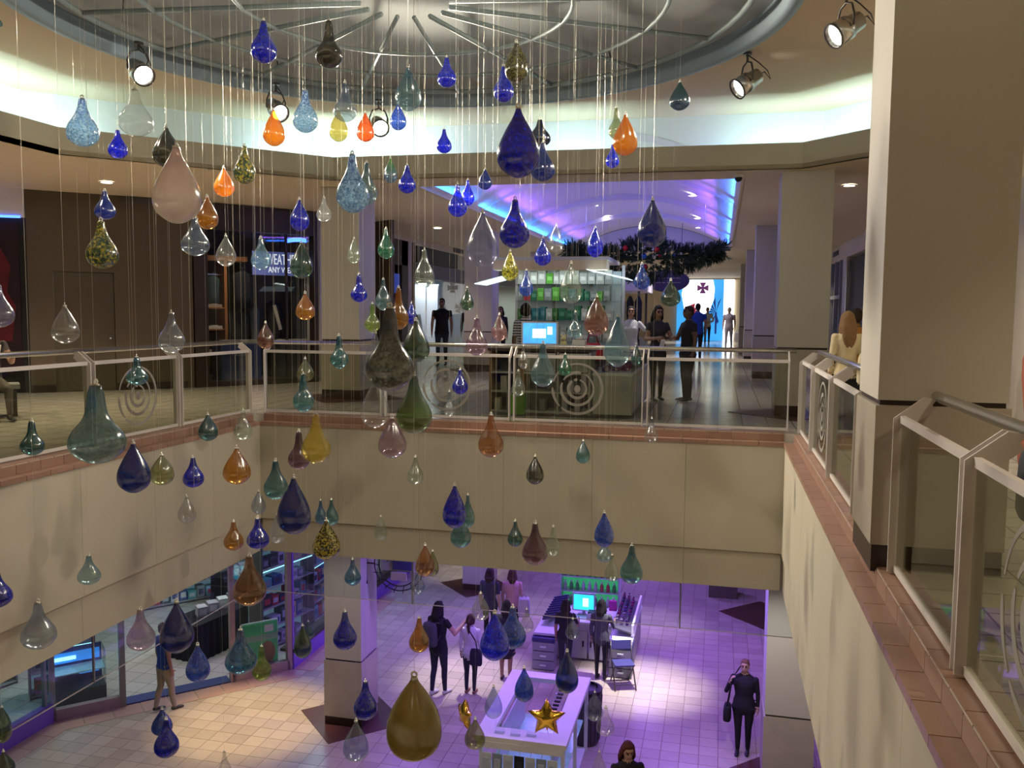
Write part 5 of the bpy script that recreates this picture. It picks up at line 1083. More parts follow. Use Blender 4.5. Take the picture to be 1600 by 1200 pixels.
t = thing('handbag', 'red handbag by the kiosk worker', 'handbag', (-2.02, 14.1, .70)); obj('bag_body', lathe(BM(), [(.16, 0), (.18, .05), (.17, .2), (.12, .28)], 14), cloth((.5, .02, .03)), t, True); obj('handle', tube(BM(), [(-.1, 0, .26), (-.06, 0, .4), (.06, 0, .4), (.1, 0, .26)], .012, 6), cloth((.3, .01, .02)), t, True)
t = thing('side_counter', 'low counter carrying the red handbag behind the display', 'counter', (-2.02, 14.05, 0)); part('body', t, -.25, .25, -.2, .3, 0, .66, 'tan_wood'); part('top', t, -.28, .28, -.22, .32, .66, .70, 'dark_wood')
k = thing('kiosk_tower', 'tall kiosk shelving tower with beige roof beam and glowing awning', 'kiosk', (-2.6, 14.9, 0))
for x in (-.98, -.30, .36, .92): part('post', k, x, x+.05, .3, .36, 0, 2.3, 'kiosk_white')
part('roof_beam', k, -1.25, .72, -.25, .1, 2.20, 2.36, 'ceiling_paint'); part('roof', k, -1.25, .75, -.25, 1.4, 2.36, 2.42, 'kiosk_white'); obj('awning', box(BM(), (.75, .0, 2.12), (.7, .9, .015), Matrix.Rotation(.22, 3, 'Y')), 'screen_white', k); obj('awning', box(BM(), (-1.3, .0, 2.02), (.5, .8, .015), Matrix.Rotation(-.25, 3, 'Y')), 'screen_white', k)
pm('backlit_panel', (.42, .50, .52), .5, emit=.08, var=.3, scale=4)
part('backboard', k, -.95, .9, .36, .40, .7, 2.2, 'backlit_panel'); part('cupboard', k, -.95, .9, .0, .4, 0, .7, 'tan_wood')
for z in (.95, 1.32, 1.66, 1.95): part('shelf', k, -.93, .9, .08, .36, z, z+.02, 'pane_glass')
cols = [(.02, .10, .015), (.07, .24, .03), (.30, .31, .31), (.012, .10, .055), (.02, .12, .15), (.36, .37, .36), (.30, .02, .03), (.16, .18, .19)]
labs = ['dark green pack', 'bright green pack', 'white box', 'bottle green sleeve', 'teal sleeve', 'pale box with dot', 'red carton', 'grey carton']
for r, z in enumerate((.97, 1.34, 1.68, 1.97)):
    x = -.9
    while x < .70:
        i = random.choice([(2, 5, 5, 7), (4, 3, 0, 5), (6, 7, 3, 3, 1, 4), (2, 2, 5, 1, 5)][r]); ww = .10+.06*random.random(); hh = (.16+.10*random.random())
        s = thing('goods_pack', labs[i] + ' on the ' + ('lowest', 'second lowest', 'second highest', 'highest')[r] + ' shelf' + ' of the kiosk tower', 'box', (-2.6+x+ww/2, 15.1, z+.002), 0, G2); obj('pack_body', box(BM(), (0, 0, hh/2), (ww*.92, .16, hh)), cloth(cols[i]), s); obj('front_label', box(BM(), (0, -.082, hh*.5), (ww*.6, .004, hh*.35)), cloth(tuple(min(1, c*1.5+.05) for c in cols[i])), s); x += ww
area_dir((-2.6, 14.75, 2.18), (0, .35, -1), (1, 0, 0), 1.7, .08, 7, (.85, 1, .95), 'kiosk_tube')
# second kiosk deeper in the corridor
k = thing('market_cart', 'mauve canopied market cart behind the kiosk worker', 'kiosk', (-2.9, 21.5, 0))
part('canopy', k, -.9, 1.1, -.4, 2.4, 2.02, 2.28, 'vault_paint'); part('counter', k, -.8, 1.0, -.2, 2.2, 0, .85, 'dark_wood'); part('sign_board', k, -.3, .4, -.22, -.18, .9, 1.25, 'sign_royal')
for x in (-.78, .92): 
    for y in (-.15, 2.1): part('post', k, x, x+.06, y, y+.06, .85, 2.02, 'dark_steel')
for i in range(9):
    s = thing('garment', 'dark garment hanging under the mauve canopy', 'clothing', (-3.55+.2*i, 21.35, 1.05), 0, 'garments on the market cart'); obj('cloth', lathe(BM(), [(.05, 0), (.085, .3), (.09, .7), (.03, .85)], 8), cloth(((.03, .03, .05), (.10, .03, .05), (.04, .07, .10), (.02, .02, .02))[i % 4]), s, True); obj('hanger', tube(BM(), [(0, 0, .84), (0, 0, .97)], .006, 5), 'steel', s)
t = thing('oval_sign', 'dark purple oval hanging sign with faint lettering and scrolled edge', 'sign', (-1.55, 26, 2.44)); pm('oval_purple', (.045, .035, .10), .5)
obj('board', prism(BM(), [(.62*math.cos(a), .30*math.sin(a)) for a in [2*math.pi*q/32 for q in range(32)]], (0, .05, 0)), 'oval_purple', t); obj('rim', tube(BM(), [(.63*math.cos(a), .02, .31*math.sin(a)) for a in [2*math.pi*q/32 for q in range(32)]], .018, 6, True), 'dark_steel', t, True)
for k_ in range(14):
    a = math.pi*(k_+.5)/14; obj('scroll', tube(BM(), [(.63*math.cos(a), .02, .31*math.sin(a)), (.68*math.cos(a), .02, .38*math.sin(a))], .010, 5), 'dark_steel', t)
for z, s_ in ((.07, .07), (-.06, .07)): obj('lettering', bx(bx(BM(), -.4, -.05, -.004, 0, z, z+.02), 0, .38, -.004, 0, z, z+.02), 'swirl_print', t)
for x in (-.4, .4): obj('chain', tube(BM(), [(x, .02, .25), (x, .02, 1.88)], .008, 5), 'dark_steel', t)
t = thing('loudspeaker', 'small black dome camera on the ceiling at the coffer edge', 'camera', (.2, 13.3, 3.5)); obj('mount', lathe(BM(), [(.07, 0), (.07, -.04)], 14), 'white', t); obj('dome', ball(BM(), (0, 0, -.05), .055), 'black', t, True); t.name = 'dome_camera'
def grille(label, loc, rz, wd=.5, hh=.14):
    t = thing('air_grille', label, 'vent', loc, rz, 'air grilles over the shops'); part('frame', t, -wd/2, wd/2, -.012, 0, -hh/2, hh/2, 'brown_wall')
    for k_ in range(5): part('slat', t, -wd/2+.02, wd/2-.02, -.02, -.012, -hh/2+.02+k_*.022, -hh/2+.03+k_*.022, 'dark_grey')
grille('air grille above the bright lavender shop', (-8.19, 26.8, 3.42), D(90), 1.0); grille('air grille above the dark framed clothing shop', (-8.6, 16.1, 3.40), D(53), .6); grille('air grille above the glazing by the near column', (3.29, 27.6, 3.3), D(-90), 1.2); grille('air grille above the brown wall', (-10.3, 13.92, 3.42), D(42.7), .6)
# ---------------- garland
gt = thing('garland', 'dark pine garland with coloured baubles hanging under the vault', 'christmas garland', (-1.55, 18, 2.62))
bm = BM(); rr = random.Random(3)
def sprig(c, d, ln):
    d = d.normalized(); x = d.orthogonal().normalized(); y = d.cross(x)
    for q in range(7):
        f = q/6*.8
        for a in (q*2.4, q*2.4+2.1, q*2.4+4.2):
            b = c + d*ln*f; o = (x*math.cos(a)+y*math.sin(a)); tip = b + o*ln*.34 + d*ln*.34; s = d.cross(o)*ln*.05
            bm.faces.new((bm.verts.new(b-s), bm.verts.new(b+s), bm.verts.new(tip)))
for i in range(1150):
    u = rr.uniform(-1, 1); x = 1.6*u; core = math.exp(-(u/.42)**2)
    zc = .06*math.cos(u*6)-.12*core + .08*abs(u); th = .085+.27*core; a = rr.uniform(0, 6.28)
    p = V(x, th*.9*math.cos(a), zc+th*math.sin(a)); sprig(p, V(rr.uniform(-.8, .8)+u*.8, math.cos(a)*1.2, math.sin(a)*1.1+rr.uniform(-.4, .3)), rr.uniform(.12, .21))
me_ = bpy.data.meshes.new('pine_sprays'); bm.to_mesh(me_); bm.free(); me_.materials.append(M['pine']); o = bpy.data.objects.new('pine_sprays', me_); COL.objects.link(o); o.parent = gt; o['kind'] = 'stuff'
obj('core_wire', tube(BM(), [(-1.55, 0, .1), (-.8, 0, -.02), (0, 0, -.02), (.8, 0, .0), (1.55, 0, .1)], .05, 6), 'pine', gt, True)
for i, (x, z, c, r) in enumerate(((-.35, .16, (.5, .01, .02), .06), (.28, .12, (.5, .01, .02), .065), (.02, .0, (.02, .12, .6), .06), (.22, -.02, (.8, .8, .7), .045), (.34, .0, (.6, .02, .03), .04), (.05, -.22, (.4, .01, .02), .06), (-.12, .05, (.7, .75, .8), .03), (-.6, .0, (.03, .1, .3), .04), (.62, .02, (.02, .08, .3), .04), (.75, .05, (.7, .7, .7), .025))):
    obj('bauble', ball(BM(), (x, -.30 if abs(x) < .4 else -.2, z), r), pm('bauble_%d' % i, c, .15, .3, var=.05), gt, True)
for x in (-1.2, 0, 1.2): obj('hanging_wire', tube(BM(), [(x, 0, 0), (x, 0, 1.05 if x else 1.62)], .005, 4), 'wire', gt)
# ================================================================== lower hall: shops, kiosks, signs
sf = thing('floor_shop', 'pale tiled floor inside the lower shop', 'floor', kind='structure')
obj('slab', prism(BM(), [(-16, 4), (-11.05, 4), (-11.05, 12.25), (-8.12, 15.33), (-8.12, 30), (-16, 30)], (0, 0, .012), (0, 0, ZL-.004), (1, 0, 0), (0, 1, 0)), 'shop_floor', sf)
w = thing('wall_shop_back', 'grey back wall of the lower shop', 'wall', (0, 0, ZL), kind='structure'); part('panel', w, -16, -15.9, 4, 30, 0, 3.69, 'grey'); w = thing('wall_shop_end', 'grey end wall of the lower shop', 'wall', (0, 0, ZL), kind='structure'); part('panel', w, -15.9, -8.3, 24.02, 24.1, 0, 3.69, 'grey')
# window run along the long side
w, L_ = frame2('shopfront', 'lower shop window with violet base along the long side', 'shop front', (-11.05, 4.0), (-11.05, 12.25), ZL)
part('base', w, 0, L_, -.05, .08, 0, .34, 'violet_paint'); part('head', w, 0, L_, -.05, .08, 3.2, 3.7, 'grey')
for k in range(6): part('mullion', w, k*1.62, k*1.62+.05, -.02, .05, .34, 3.2, 'grey'); part('pane', w, k*1.62+.05, min(L_, k*1.62+1.62), .01, .02, .34, 3.2, 'pane_glass')
w, L_ = frame2('shopfront', 'lower shop front set at an angle with open doorway and green poster', 'shop front', (-11.05, 12.25), (-8.12, 15.33), ZL)
pm('pink_frame', (.36, .27, .27), .45)
for x0, x1 in ((.02, 1.12), (3.08, 4.2)): part('base', w, x0, x1, -.04, .08, 0, .20, 'pink_frame'); part('pane', w, x0, x1, .02, .03, .20, 3.2, 'pane_glass')
for x in (-.02, 1.10, 3.05, 4.16): part('mullion', w, x, x+.09, -.04, .1, 0, 3.2, 'grey' if x < 2 else 'pink_frame')
part('head', w, 0, L_, -.05, .1, 3.2, 3.7, 'pink_frame'); part('threshold', w, 1.2, 3.05, -.02, .30, .0, .03, 'navy_paint')
w, L_ = frame2('shopfront', 'lower shop window with violet base behind the lower column', 'shop front', (-8.12, 15.33), (-8.12, 24), ZL)
part('base', w, 0, L_, -.05, .08, 0, .34, 'violet_paint'); part('head', w, 0, L_, -.05, .08, 3.2, 3.7, 'grey'); part('sill', w, 0, L_, -.07, .25, .34, .40, 'dark_wood')
for k in range(5): part('mullion', w, k*1.9, k*1.9+.06, -.03, .06, .34, 3.2, 'violet_paint'); part('pane', w, k*1.9+.06, min(L_, k*1.9+1.9), .01, .02, .4, 3.2, 'pane_glass')
DG = math.atan2(15.33-12.25, -8.12+11.05)
def indiag(x, y, z=0): return Vector((-11.05+math.cos(DG)*x-math.sin(DG)*y, 12.25+math.sin(DG)*x+math.cos(DG)*y, ZL+z))
t = thing('poster', 'green poster of a brown face behind the angled shop glass', 'poster', indiag(3.68, .16, .02), DG); pm('poster_green', (.05, .30, .14), .5, var=.35, scale=3, emit=.12); pm('face_brown', (.26, .13, .07), .6, var=.3); pm('poster_pale', (.30, .50, .35), .5)
part('board', t, -.34, .34, 0, .03, 0, .98, 'poster_green'); part('frame', t, -.36, .36, .03, .05, 0, 1.0, 'white'); part('stripe', t, -.33, .33, -.004, 0, .62, .74, 'poster_pale'); obj('face', prism(BM(), [(.14+.15*math.cos(a), .36+.23*math.sin(a)) for a in [2*math.pi*q/20 for q in range(20)]], (0, -.006, 0)), 'face_brown', t); part('collar', t, -.0, .33, -.005, 0, .02, .16, 'wicker'); part('logo', t, .08, .26, -.005, 0, .78, .92, 'white')
# skirted tables
for i, (x, y, wd) in enumerate(((3.35, 2.1, 2.0), (4.7, 4.6, 1.6))):
    t = thing('table', ('table with floor length black cloth inside the lower shop doorway', 'second black clothed table farther inside the lower shop')[i], 'table', indiag(x, y), DG+.55); part('top', t, -wd/2, wd/2, -.4, .4, .74, .77, 'black_cloth')
    bm = BM(); P = []; per = [(-wd/2, -.4), (wd/2, -.4), (wd/2, .4), (-wd/2, .4)]
    for a, b in zip(per, per[1:]+per[:1]):
        n = int(math.hypot(b[0]-a[0], b[1]-a[1])/.05)
        for q in range(n): f = q/n; o = .02*math.sin(q*1.9); P.append((a[0]+(b[0]-a[0])*f+(o if a[0] == b[0] else 0), a[1]+(b[1]-a[1])*f+(o if a[1] == b[1] else 0)))
    rings(bm, [[V(p[0]*1.02, p[1]*1.03, .0) for p in P], [V(p[0], p[1], .76) for p in P]], False); obj('cloth_skirt', bm, 'black_cloth', t, True)
    for k in range(4):
        s = thing('merchandise_box', ('pale boxed toy on the nearer black table', 'pale boxed toy on the farther black table')[i], 'box', indiag(x, y, .775) + V(.3*(k-1.5)*math.cos(DG+.55), .3*(k-1.5)*math.sin(DG+.55), 0), DG, 'boxes on the black tables'); obj('box_body', box(BM(), (0, 0, .1), (.2, .25, .2)), cloth(((.5, .45, .5), (.4, .36, .42), (.6, .58, .6), (.3, .28, .34))[k]), s); obj('window', box(BM(), (0, -.126, .1), (.14, .004, .12)), 'white', s)
    s = thing('carry_frame', ('black wire frame on the nearer table', 'black wire frame on the farther table')[i], 'rack', indiag(x+.55, y+.32, .775) + V(-.32, .30, 0), DG); obj('hoop', tube(BM(), [(-.12, 0, 0), (-.12, 0, .25), (-.07, 0, .32), (.07, 0, .32), (.12, 0, .25), (.12, 0, 0)], .015, 6), 'black', s, True); part('tray', s, -.12, .12, -.1, .1, 0, .02, 'black')
# display shelving with goods: each unit its own thing
pm('shelf_glass', (.25, .42, .52), .2, emit=.25, var=.3); pm('cold_glow', (.35, .75, 1.0), .3, emit=2.6, var=.2, scale=4); pm('deep_blue_glow', (.03, .22, .75), .3, emit=1.2, var=.4, scale=3)
PAL = [(.05, .06, .07), (.22, .26, .28), (.42, .46, .48), (.07, .13, .10), (.03, .08, .20), (.40, .05, .05), (.48, .44, .20), (.10, .30, .34), (.5, .5, .5), (.05, .05, .05)]
PALN = ['charcoal', 'slate grey', 'pale grey', 'dark green', 'navy', 'red', 'yellow', 'turquoise', 'white', 'black']; ORD = ['lowest', 'second', 'third', 'fourth', 'fifth', 'sixth']
def shelf_unit(label, loc, rz, wd, levels, glow, seed, hh=.42, dep=.4, goods='boxed goods'):
    t = thing('shelf_unit', label, 'shelving', loc, rz); r2 = random.Random(seed); H_ = levels*hh
    for x in (-wd/2, wd/2-.03): part('upright', t, x, x+.03, -dep/2, dep/2, 0, H_+.1, 'dark_grey')
    part('back', t, -wd/2, wd/2, dep/2-.02, dep/2, 0, H_+.1, 'shelf_glass')
    for k in range(levels+1): part('shelf', t, -wd/2+.03, wd/2-.03, -dep/2, dep/2-.02, .05+k*hh, .07+k*hh, 'grey')
    for k in glow: part('light_bar', t, -wd/2+.05, wd/2-.05, -dep/2+.02, -dep/2+.05, .05+k*hh-.03, .05+k*hh, 'cold_glow')
    if hasattr(loc, 'x'): pass
    R_ = Matrix.Rotation(rz, 3, 'Z')
    for k in range(levels):
        x = -wd/2+.08
        while x < wd/2-.34:
            ww = .16+.14*r2.random(); h2 = (.14+.18*r2.random())
            ci = r2.randrange(len(PAL)); s = thing('merchandise_box', PALN[ci] + ' box, ' + ORD[k] + ' shelf of the ' + label, 'box', Vector(loc) + R_ @ V(x+ww/2, -.02, .072+k*hh), rz, 'goods on the ' + label); obj('box_body', box(BM(), (0, 0, h2/2), (ww*.9, .22, h2)), cloth(PAL[ci]), s); obj('print', box(BM(), (0, -.112, h2*.5), (ww*.6, .003, h2*.5)), cloth(r2.choice(PAL)), s); x += ww+.02*r2.random()
    return t
shelf_unit('glass shelving beside the left shop mullion', (-12.3, 10.2, ZL), D(90), 2.2, 4, (4, 3), 1); shelf_unit('blue lit shelving behind the left shop window', (-13.3, 12.4, ZL), D(75), 2.2, 4, (2, 3, 4), 2); shelf_unit('low shelving inside the angled shop window', indiag(.3, 1.3), DG, 1.1, 3, (2, 3), 3); shelf_unit('tall shelving at the back of the lower shop', (-12.9, 18.0, ZL), D(50), 2.6, 5, (5,), 4); shelf_unit('shelving behind the green poster', indiag(4.6, 1.6), DG+.5, 1.6, 6, (6, 4), 5); shelf_unit('bright shelving behind the lower column', (-9.0, 19.0, ZL), D(90), 2.6, 6, (6, 5, 4, 3), 6)
t = thing('glass_counter', 'blue glowing glass counter inside the angled shop window', 'display case', indiag(.5, .55), DG); part('plinth', t, -.45, .45, 0, .5, 0, .25, 'dark_grey'); part('case', t, -.45, .45, 0, .5, .25, .9, 'pane_glass'); part('back_panel', t, -.44, .44, .46, .48, .25, .9, 'navy_paint'); part('glow_panel', t, -.4, .4, .40, .44, .64, .82, 'deep_blue_glow'); part('glow_strip', t, -.38, .0, .36, .39, .70, .76, 'cold_glow'); part('glow_strip', t, .05, .38, .36, .39, .40, .45, 'deep_blue_glow'); part('shelf', t, -.44, .44, .02, .48, .55, .57, 'shelf_glass')
t = thing('canopy_sign', 'red canopy sign glowing in the lower window behind the column', 'sign', (-8.7, 16.6, ZL+2.3), D(90)); obj('arch', prism(BM(), [(-.7, 0), (-.35, .2), (.35, .2), (.7, 0), (.3, .08), (-.3, .08)], (0, .04, 0)), pm('red_glow', (.7, .05, .05), .4, emit=.9), t); part('hanger', t, -.02, .02, 0, .03, .15, 1.36, 'dark_steel')
area_dir((-12.4, 11.6, -2.05), (.2, 0, -1), (0, 1, 0), 5, .3, 34, (.5, .85, 1), 'shop_tube'); area_dir((-10.8, 15.2, -2.05), (0, 0, -1), (1, 1, 0), 4, .4, 60, (1, .92, .84), 'shop_tube'); area_dir((-8.75, 18.2, -2.05), (-.3, 0, -1), (0, 1, 0), 4.5, .2, 95, (.6, .88, 1), 'shop_tube')
# ---------------- lower kiosk with two sellers
k2 = thing('kiosk', 'open ended lower kiosk with white counter edges and grey cupboards', 'kiosk', (-2.48, 16.9, ZL)); pm('kiosk_violet', (.05, .05, .16), .5)
part('counter_top', k2, -.99, -.50, -.28, 1.9, .68, .73, 'white'); part('counter_top', k2, .52, .98, -.28, 1.9, .68, .73, 'white'); part('back_top', k2, -.5, .52, 1.1, 1.9, .68, .73, 'white')
for x0, x1 in ((-.97, -.52), (.54, .96)): part('side_body', k2, x0, x1, .26, 1.88, .05, .68, 'kiosk_grey')
for i in range(2): 
    d_ = part('cupboard_door', k2, -.46+.5*i, 0+.5*i, .30, .34, .05, .62, 'kiosk_white'); part('handle', d_, -.08+.16*i-.015, -.08+.16*i+.015, .285, .30, .30, .42, 'black')
d_ = part('drawer', k2, -.46, .5, .30, .34, .64, .78, 'kiosk_white'); part('handle', d_, .15, .28, .285, .30, .69, .72, 'black'); part('desk', k2, -.48, .52, .28, 1.1, .78, .82, 'white')
for i, (x, lb) in enumerate(((-3.26, 'three drawer plastic tower with navy lid at the left end of the lower kiosk'), (-1.72, 'three drawer plastic tower with navy lid beside the folding chair'))):
    t = thing('drawer_tower', lb, 'drawers', (x, 16.72, ZL)); part('lid', t, -.23, .23, -.2, .2, .58, .66, 'kiosk_violet')
    for z in (.02, .21, .40): d_ = part('drawer', t, -.22, .22, -.2, .2, z, z+.17, 'grey'); part('handle', d_, -.06, .06, -.215, -.2, z+.07, z+.10, 'white')
t = thing('rack_board', 'slanted black rack of small cards along the left arm of the lower kiosk', 'rack', (-3.22, 17.75, ZL+.765)); obj('board', box(BM(), (0, 0, .12), (.36, 1.35, .03), Matrix.Rotation(-.25, 3, 'Y')), 'dark_grey', t)
for i in range(9): obj('card_rail', box(BM(), (0, -.62+.155*i, .15), (.34, .03, .05), Matrix.Rotation(-.25, 3, 'Y')), 'kiosk_violet', t)
rr = random.Random(11)
t = thing('rack_board', 'slanted rack along the right arm of the lower kiosk', 'rack', (-1.74, 17.75, ZL+.765)); obj('board', box(BM(), (0, 0, .10), (.38, 1.9, .03), Matrix.Rotation(.25, 3, 'Y')), 'dark_grey', t); part('rim', t, .2, .24, -.97, .95, 0, .22, 'white')
NTH = ['first', 'second', 'third', 'fourth', 'fifth', 'sixth', 'seventh', 'eighth', 'ninth', 'tenth']
for i in range(26):
    cn, c = rr.choice([('magenta', (.35, .02, .16)), ('violet', (.16, .05, .26)), ('dark blue', (.06, .05, .12)), ('pale lilac', (.45, .35, .42))])
    s = thing('beauty_product', cn + ' pack in the %s row of the slanted right rack of the lower kiosk' % ('outer', 'middle', 'inner')[2 - i % 3], 'packet', (-1.86+.1*(i % 3), 16.95+.065*i, ZL+.945-.03*(i % 3)), rr.uniform(-.4, .4), 'packs on the slanted right rack'); obj('pack', box(BM(), (0, 0, .05), (.05, .02, .13), Matrix.Rotation(.35, 3, 'X')), cloth(c), s); obj('cap', box(BM(), (0, .02, .12), (.03, .02, .03)), cloth((.1, .1, .12)), s)
k = thing('bottle_tower', 'glowing green shelf tower of bottles on the lower kiosk', 'shelving', (-2.62, 18.57, ZL+.731)); pm('green_glow', (.05, .45, .18), .4, emit=.6, var=.3); pm('tower_pale', (.55, .62, .62), .4)
part('back', k, -.62, .62, .14, .17, 0, 1.05, 'green_glow')
for x in (-.65, .62): part('side', k, x, x+.03, -.14, .17, 0, 1.08, 'tower_pale')
for z in (.30, .62, .95): part('shelf', k, -.62, .62, -.14, .14, z, z+.02, 'tower_pale')
for r in range(3):
    for i in range(9):
        cn, c = rr.choice([('white', (.55, .6, .58)), ('green', (.1, .4, .12)), ('navy', (.06, .12, .2)), ('red', (.5, .06, .1)), ('lilac', (.5, .45, .5))]); s = thing('bottle', '%s bottle, %s from the left, %s shelf of the glowing green tower' % (cn, NTH[i], ('lowest', 'middle', 'top')[r]), 'bottle', (-3.17+.135*i, 18.52, ZL+.733+(.0, .32, .64)[r]), 0, 'bottles on the green tower')
        obj('bottle_body', lathe(BM(), [(.036, 0), (.04, .01), (.04, .13), (.018, .16), (.016, .18)], 10), cloth(c, .3), s, True); obj('cap', lathe(BM(), [(.02, .18), (.02, .21)], 8), 'white', s)
t = thing('computer', 'monitor with glowing cyan screen on the lower kiosk', 'computer', (-2.62, 17.62, ZL+.82)); pm('screen_cyan', (.03, .55, .75), .3, emit=1.8, var=.3, scale=4); part('housing', t, -.24, .24, 0, .04, .08, .46, 'kiosk_white'); s = part('screen', t, -.21, .21, -.006, 0, .11, .43, 'screen_cyan'); part('window', s, -.02, .10, -.009, -.006, .18, .36, 'screen_white'); part('stand', t, -.03, .03, .03, .06, .0, .2, 'kiosk_grey'); part('foot', t, -.12, .12, -.04, .12, 0, .015, 'kiosk_grey')
t = thing('till_printer', 'white and black till printer between the two sellers', 'printer', (-2.40, 17.45, ZL+.82)); part('body', t, -.12, .12, -.1, .12, 0, .12, 'white'); part('lid', t, -.10, .10, -.08, .10, .12, .15, 'black'); part('paper', t, -.06, .06, -.12, -.1, .06, .14, 'white')
t = thing('magenta_bag', 'magenta gift bag standing by the bottle tower', 'bag', (-2.06, 18.1, ZL+.733)); part('bag_body', t, -.08, .08, -.05, .05, 0, .28, 'poster_magenta' if 'poster_magenta' in M else pm('poster_magenta', (.5, .03, .28), .5)); obj('handle', tube(BM(), [(-.04, 0, .28), (0, 0, .36), (.04, 0, .28)], .006, 5), 'white', t)
t = thing('folding_chair', 'folding metal chair beside the lower kiosk', 'chair', (-1.63, 16.2, ZL), D(20))
for sx in (-.2, .2):
    obj('leg', tube(BM(), [(sx, -.24, 0), (sx, .12, .48), (sx, .22, .82)], .013, 6), 'dark_steel', t, True); obj('leg', tube(BM(), [(sx*.9, .26, 0), (sx*.9, -.12, .45)], .013, 6), 'dark_steel', t, True)
part('seat', t, -.19, .19, -.16, .16, .44, .465, 'kiosk_violet'); obj('backrest', box(BM(), (0, .20, .74), (.38, .02, .16), Matrix.Rotation(-.25, 3, 'X')), 'kiosk_violet', t); obj('stretcher', tube(BM(), [(-.2, -.18, .09), (.2, -.18, .09)], .009, 6), 'dark_steel', t)
# ---------------- white display stand in front
k3 = thing('display_stand', 'white rectangular display stand with open top frame at the bottom', 'kiosk', (-2.52, 12.38, ZL)); TZ = 1.25
for nm, a in (('top_rail', (-.66, -.42, -1.15, 1.15)), ('top_rail', (.40, .64, -1.15, 1.15)), ('top_rail', (-.42, .40, .92, 1.15)), ('top_rail', (-.42, .40, -1.15, -.84))): part(nm, k3, *a, TZ-.07, TZ, 'white')
for x in (-.60, .56):
    for y in (-1.1, -.05, 1.05): part('post', k3, x, x+.05, y, y+.05, 0, TZ-.07, 'white')
part('floor_plate', k3, -.6, .58, -1.1, 1.1, .02, .10, 'white'); part('glow_shelf', k3, -.56, .54, -1.06, 1.04, .55, .58, 'shelf_glass'); part('inner_panel', k3, -.40, -.38, -.8, .9, .58, TZ-.1, 'kiosk_white'); part('inner_panel', k3, .36, .38, -.8, .9, .58, TZ-.1, 'kiosk_white'); part('fascia', k3, -.62, .60, -1.16, -1.13, TZ-.16, TZ-.07, 'white'); part('light_bar', k3, -.5, .5, -1.06, -1.02, TZ-.12, TZ-.09, 'cold_glow')
for i in range(7):
    s = thing('phone_cover', ('grey', 'white')[i % 2 == 0]*(i != 3) + 'black'*(i == 3) + ' cover panel, %s from the left on the display stand front' % ('first', 'second', 'third', 'fourth', 'fifth', 'sixth', 'seventh')[i], 'phone cover', (-2.99+.155*i, 11.19, ZL+.72), 0, 'covers on the stand front'); obj('card', box(BM(), (0, 0, .17), (.14, .012, .30)), cloth((.02, .02, .025) if i == 3 else ((.6, .66, .7), (.25, .32, .4))[i % 2]), s); obj('blister', box(BM(), (0, -.012, .16), (.09, .014, .18)), cloth((.03, .04, .05) if i == 3 else (.45, .52, .6)), s); obj('hook', tube(BM(), [(0, .0, .31), (0, .05, .34), (0, .10, .40)], .005, 5), 'steel', s)
for i in range(10):
    s = thing('accessory', 'small black accessory, %s from the front along the display stand rail' % NTH[i], 'accessory', (-2.24, 12.0+.13*i, ZL+TZ+.001), 0, 'black accessories on the stand'); obj('clip', box(BM(), (0, 0, .012), (.09, .04, .024)), 'black', s); obj('pin', box(BM(), (-.06, 0, .008), (.04, .012, .012)), 'steel', s)
for i, (x, y) in enumerate(((-2.85, 11.40), (-2.62, 11.38), (-2.4, 11.42))):
    s = thing('plastic_stand', ('clear plastic card stand at the left of the stand front rail', 'clear plastic card stand at the middle of the stand front rail', 'clear plastic card stand at the right of the stand front rail')[i], 'card stand', (x, y, ZL+TZ)); obj('sheet', box(BM(), (0, 0, .06), (.14, .006, .12), Matrix.Rotation(-.4, 3, 'X')), 'curtain_glass', s); obj('foot', box(BM(), (0, -.03, .004), (.14, .08, .006)), 'curtain_glass', s)
t = thing('litter_bin', 'dark ribbed round bin behind the white display stand', 'bin', (-2.0, 13.87, ZL)); obj('body', lathe(BM(), [(.20, 0), (.23, .05), (.26, .85), (.25, .9)], 24), 'dark_grey', t, True); obj('rim', lathe(BM(), [(.27, .88), (.27, .93), (.2, .95)], 24, cap=False), 'black', t)
for i in range(18):
    a = 2*math.pi*i/18; obj('rib', tube(BM(), [(.235*math.cos(a), .235*math.sin(a), .06), (.268*math.cos(a), .268*math.sin(a), .84)], .008, 4), 'dark_steel', t)
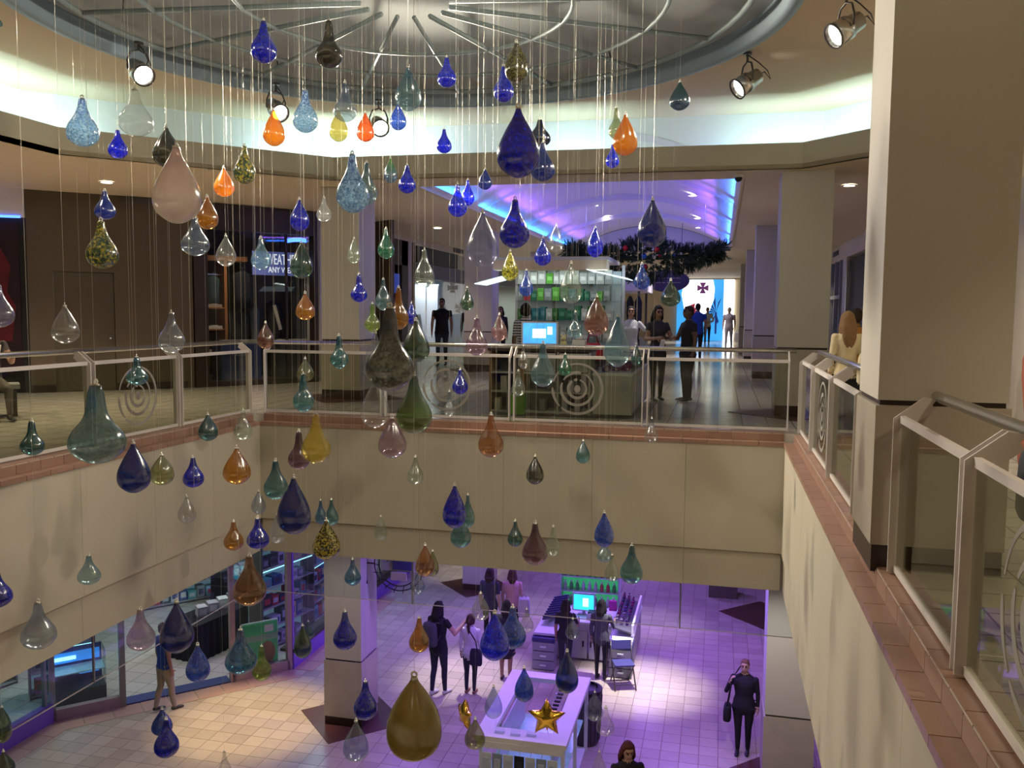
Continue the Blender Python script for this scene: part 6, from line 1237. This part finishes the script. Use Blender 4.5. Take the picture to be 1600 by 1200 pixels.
# star balloons
def star(label, loc, rz, r, tie):
    t = thing('star_balloon', label, 'balloon', loc, rz, 'gold star balloons'); bm = BM(); n = 10; ring_o = []; 
    def pt(k, s, y): a = math.pi/2+2*math.pi*k/n; q = r*(1 if k % 2 == 0 else .50); return V(q*s*math.cos(a), y, q*s*math.sin(a))
    layers = [[pt(k, .35, -.30*r) for k in range(n)], [pt(k, .72, -.20*r) for k in range(n)], [pt(k, 1, 0) for k in range(n)], [pt(k, .72, .20*r) for k in range(n)], [pt(k, .35, .30*r) for k in range(n)]]
    rings(bm, layers); bmesh.ops.subdivide_edges(bm, edges=bm.edges[:], cuts=1, smooth=.3); obj('foil', bm, 'gold_foil', t, True)
    obj('neck', tube(BM(), [(0, 0, -.45*r), (.01, 0, -.62*r)], .012, 6), 'gold_foil', t); obj('ribbon', tube(BM(), [(.01, 0, -.6*r), (.02, 0, -.8*r), tie], .003, 4), 'wire', t)
star('gold foil star balloon in front of the white display stand', (-2.11, 11.0, -3.92), D(8), .27, (.03, .35, -.47)); star('gold foil star balloon half behind a clear olive drop', (-3.42, 11.6, -4.30), D(-50), .23, (.20, .20, -.11))
# ringed blade sign
t = thing('blade_sign', 'round iron ring sign with barbed edge beside the lower column', 'sign', (-5.2, 13.62, ZL+2.82))
for r in (.44, .36): obj('ring', tube(BM(), [(r*math.cos(a), 0, r*math.sin(a)) for a in [2*math.pi*q/36 for q in range(36)]], .011, 6, True), 'black', t, True)
for q in range(18):
    a = 2*math.pi*q/18; obj('barb', tube(BM(), [(.36*math.cos(a+.1), 0, .36*math.sin(a+.1)), (.44*math.cos(a), 0, .44*math.sin(a)), (.49*math.cos(a-.02), 0, .49*math.sin(a-.02))], .007, 4), 'black', t)
part('plate', t, -.30, .30, -.01, .01, -.10, .20, 'kiosk_grey'); part('plate', t, -.10, .24, -.03, -.01, -.07, .16, 'kiosk_violet'); part('plate', t, -.14, .14, -.02, .01, -.26, -.12, 'column_stone'); text('mark', '+', .16, 'black', t, (-.2, -.012, .08), (math.pi/2, 0, 0), .002); obj('bracket', tube(BM(), [(-.44, 0, 0), (-.59, 0, 0)], .012, 6), 'black', t); obj('wall_bar', tube(BM(), [(-.59, 0, .3), (-.59, 0, -.28), (-.57, -.02, -.36)], .014, 6), 'black', t, True)
# planters at the far right of the lower hall
t = thing('planter', 'square dark planter with violet flowers by the lower right column', 'planter', (.25, 22.3, ZL)); part('box', t, -.35, .35, -.3, .3, 0, .5, 'brown_wall'); bm = BM(); rr = random.Random(5)
for i in range(60): p = V(rr.uniform(-.4, .4), rr.uniform(-.3, .3), rr.uniform(.5, .85)); q = V(rr.uniform(-.1, .1), rr.uniform(-.1, .1), .12); bm.faces.new((bm.verts.new(p), bm.verts.new(p+V(.06, 0, .03)), bm.verts.new(p+q)))
o = obj('foliage', bm, 'pine', t); o['kind'] = 'stuff'
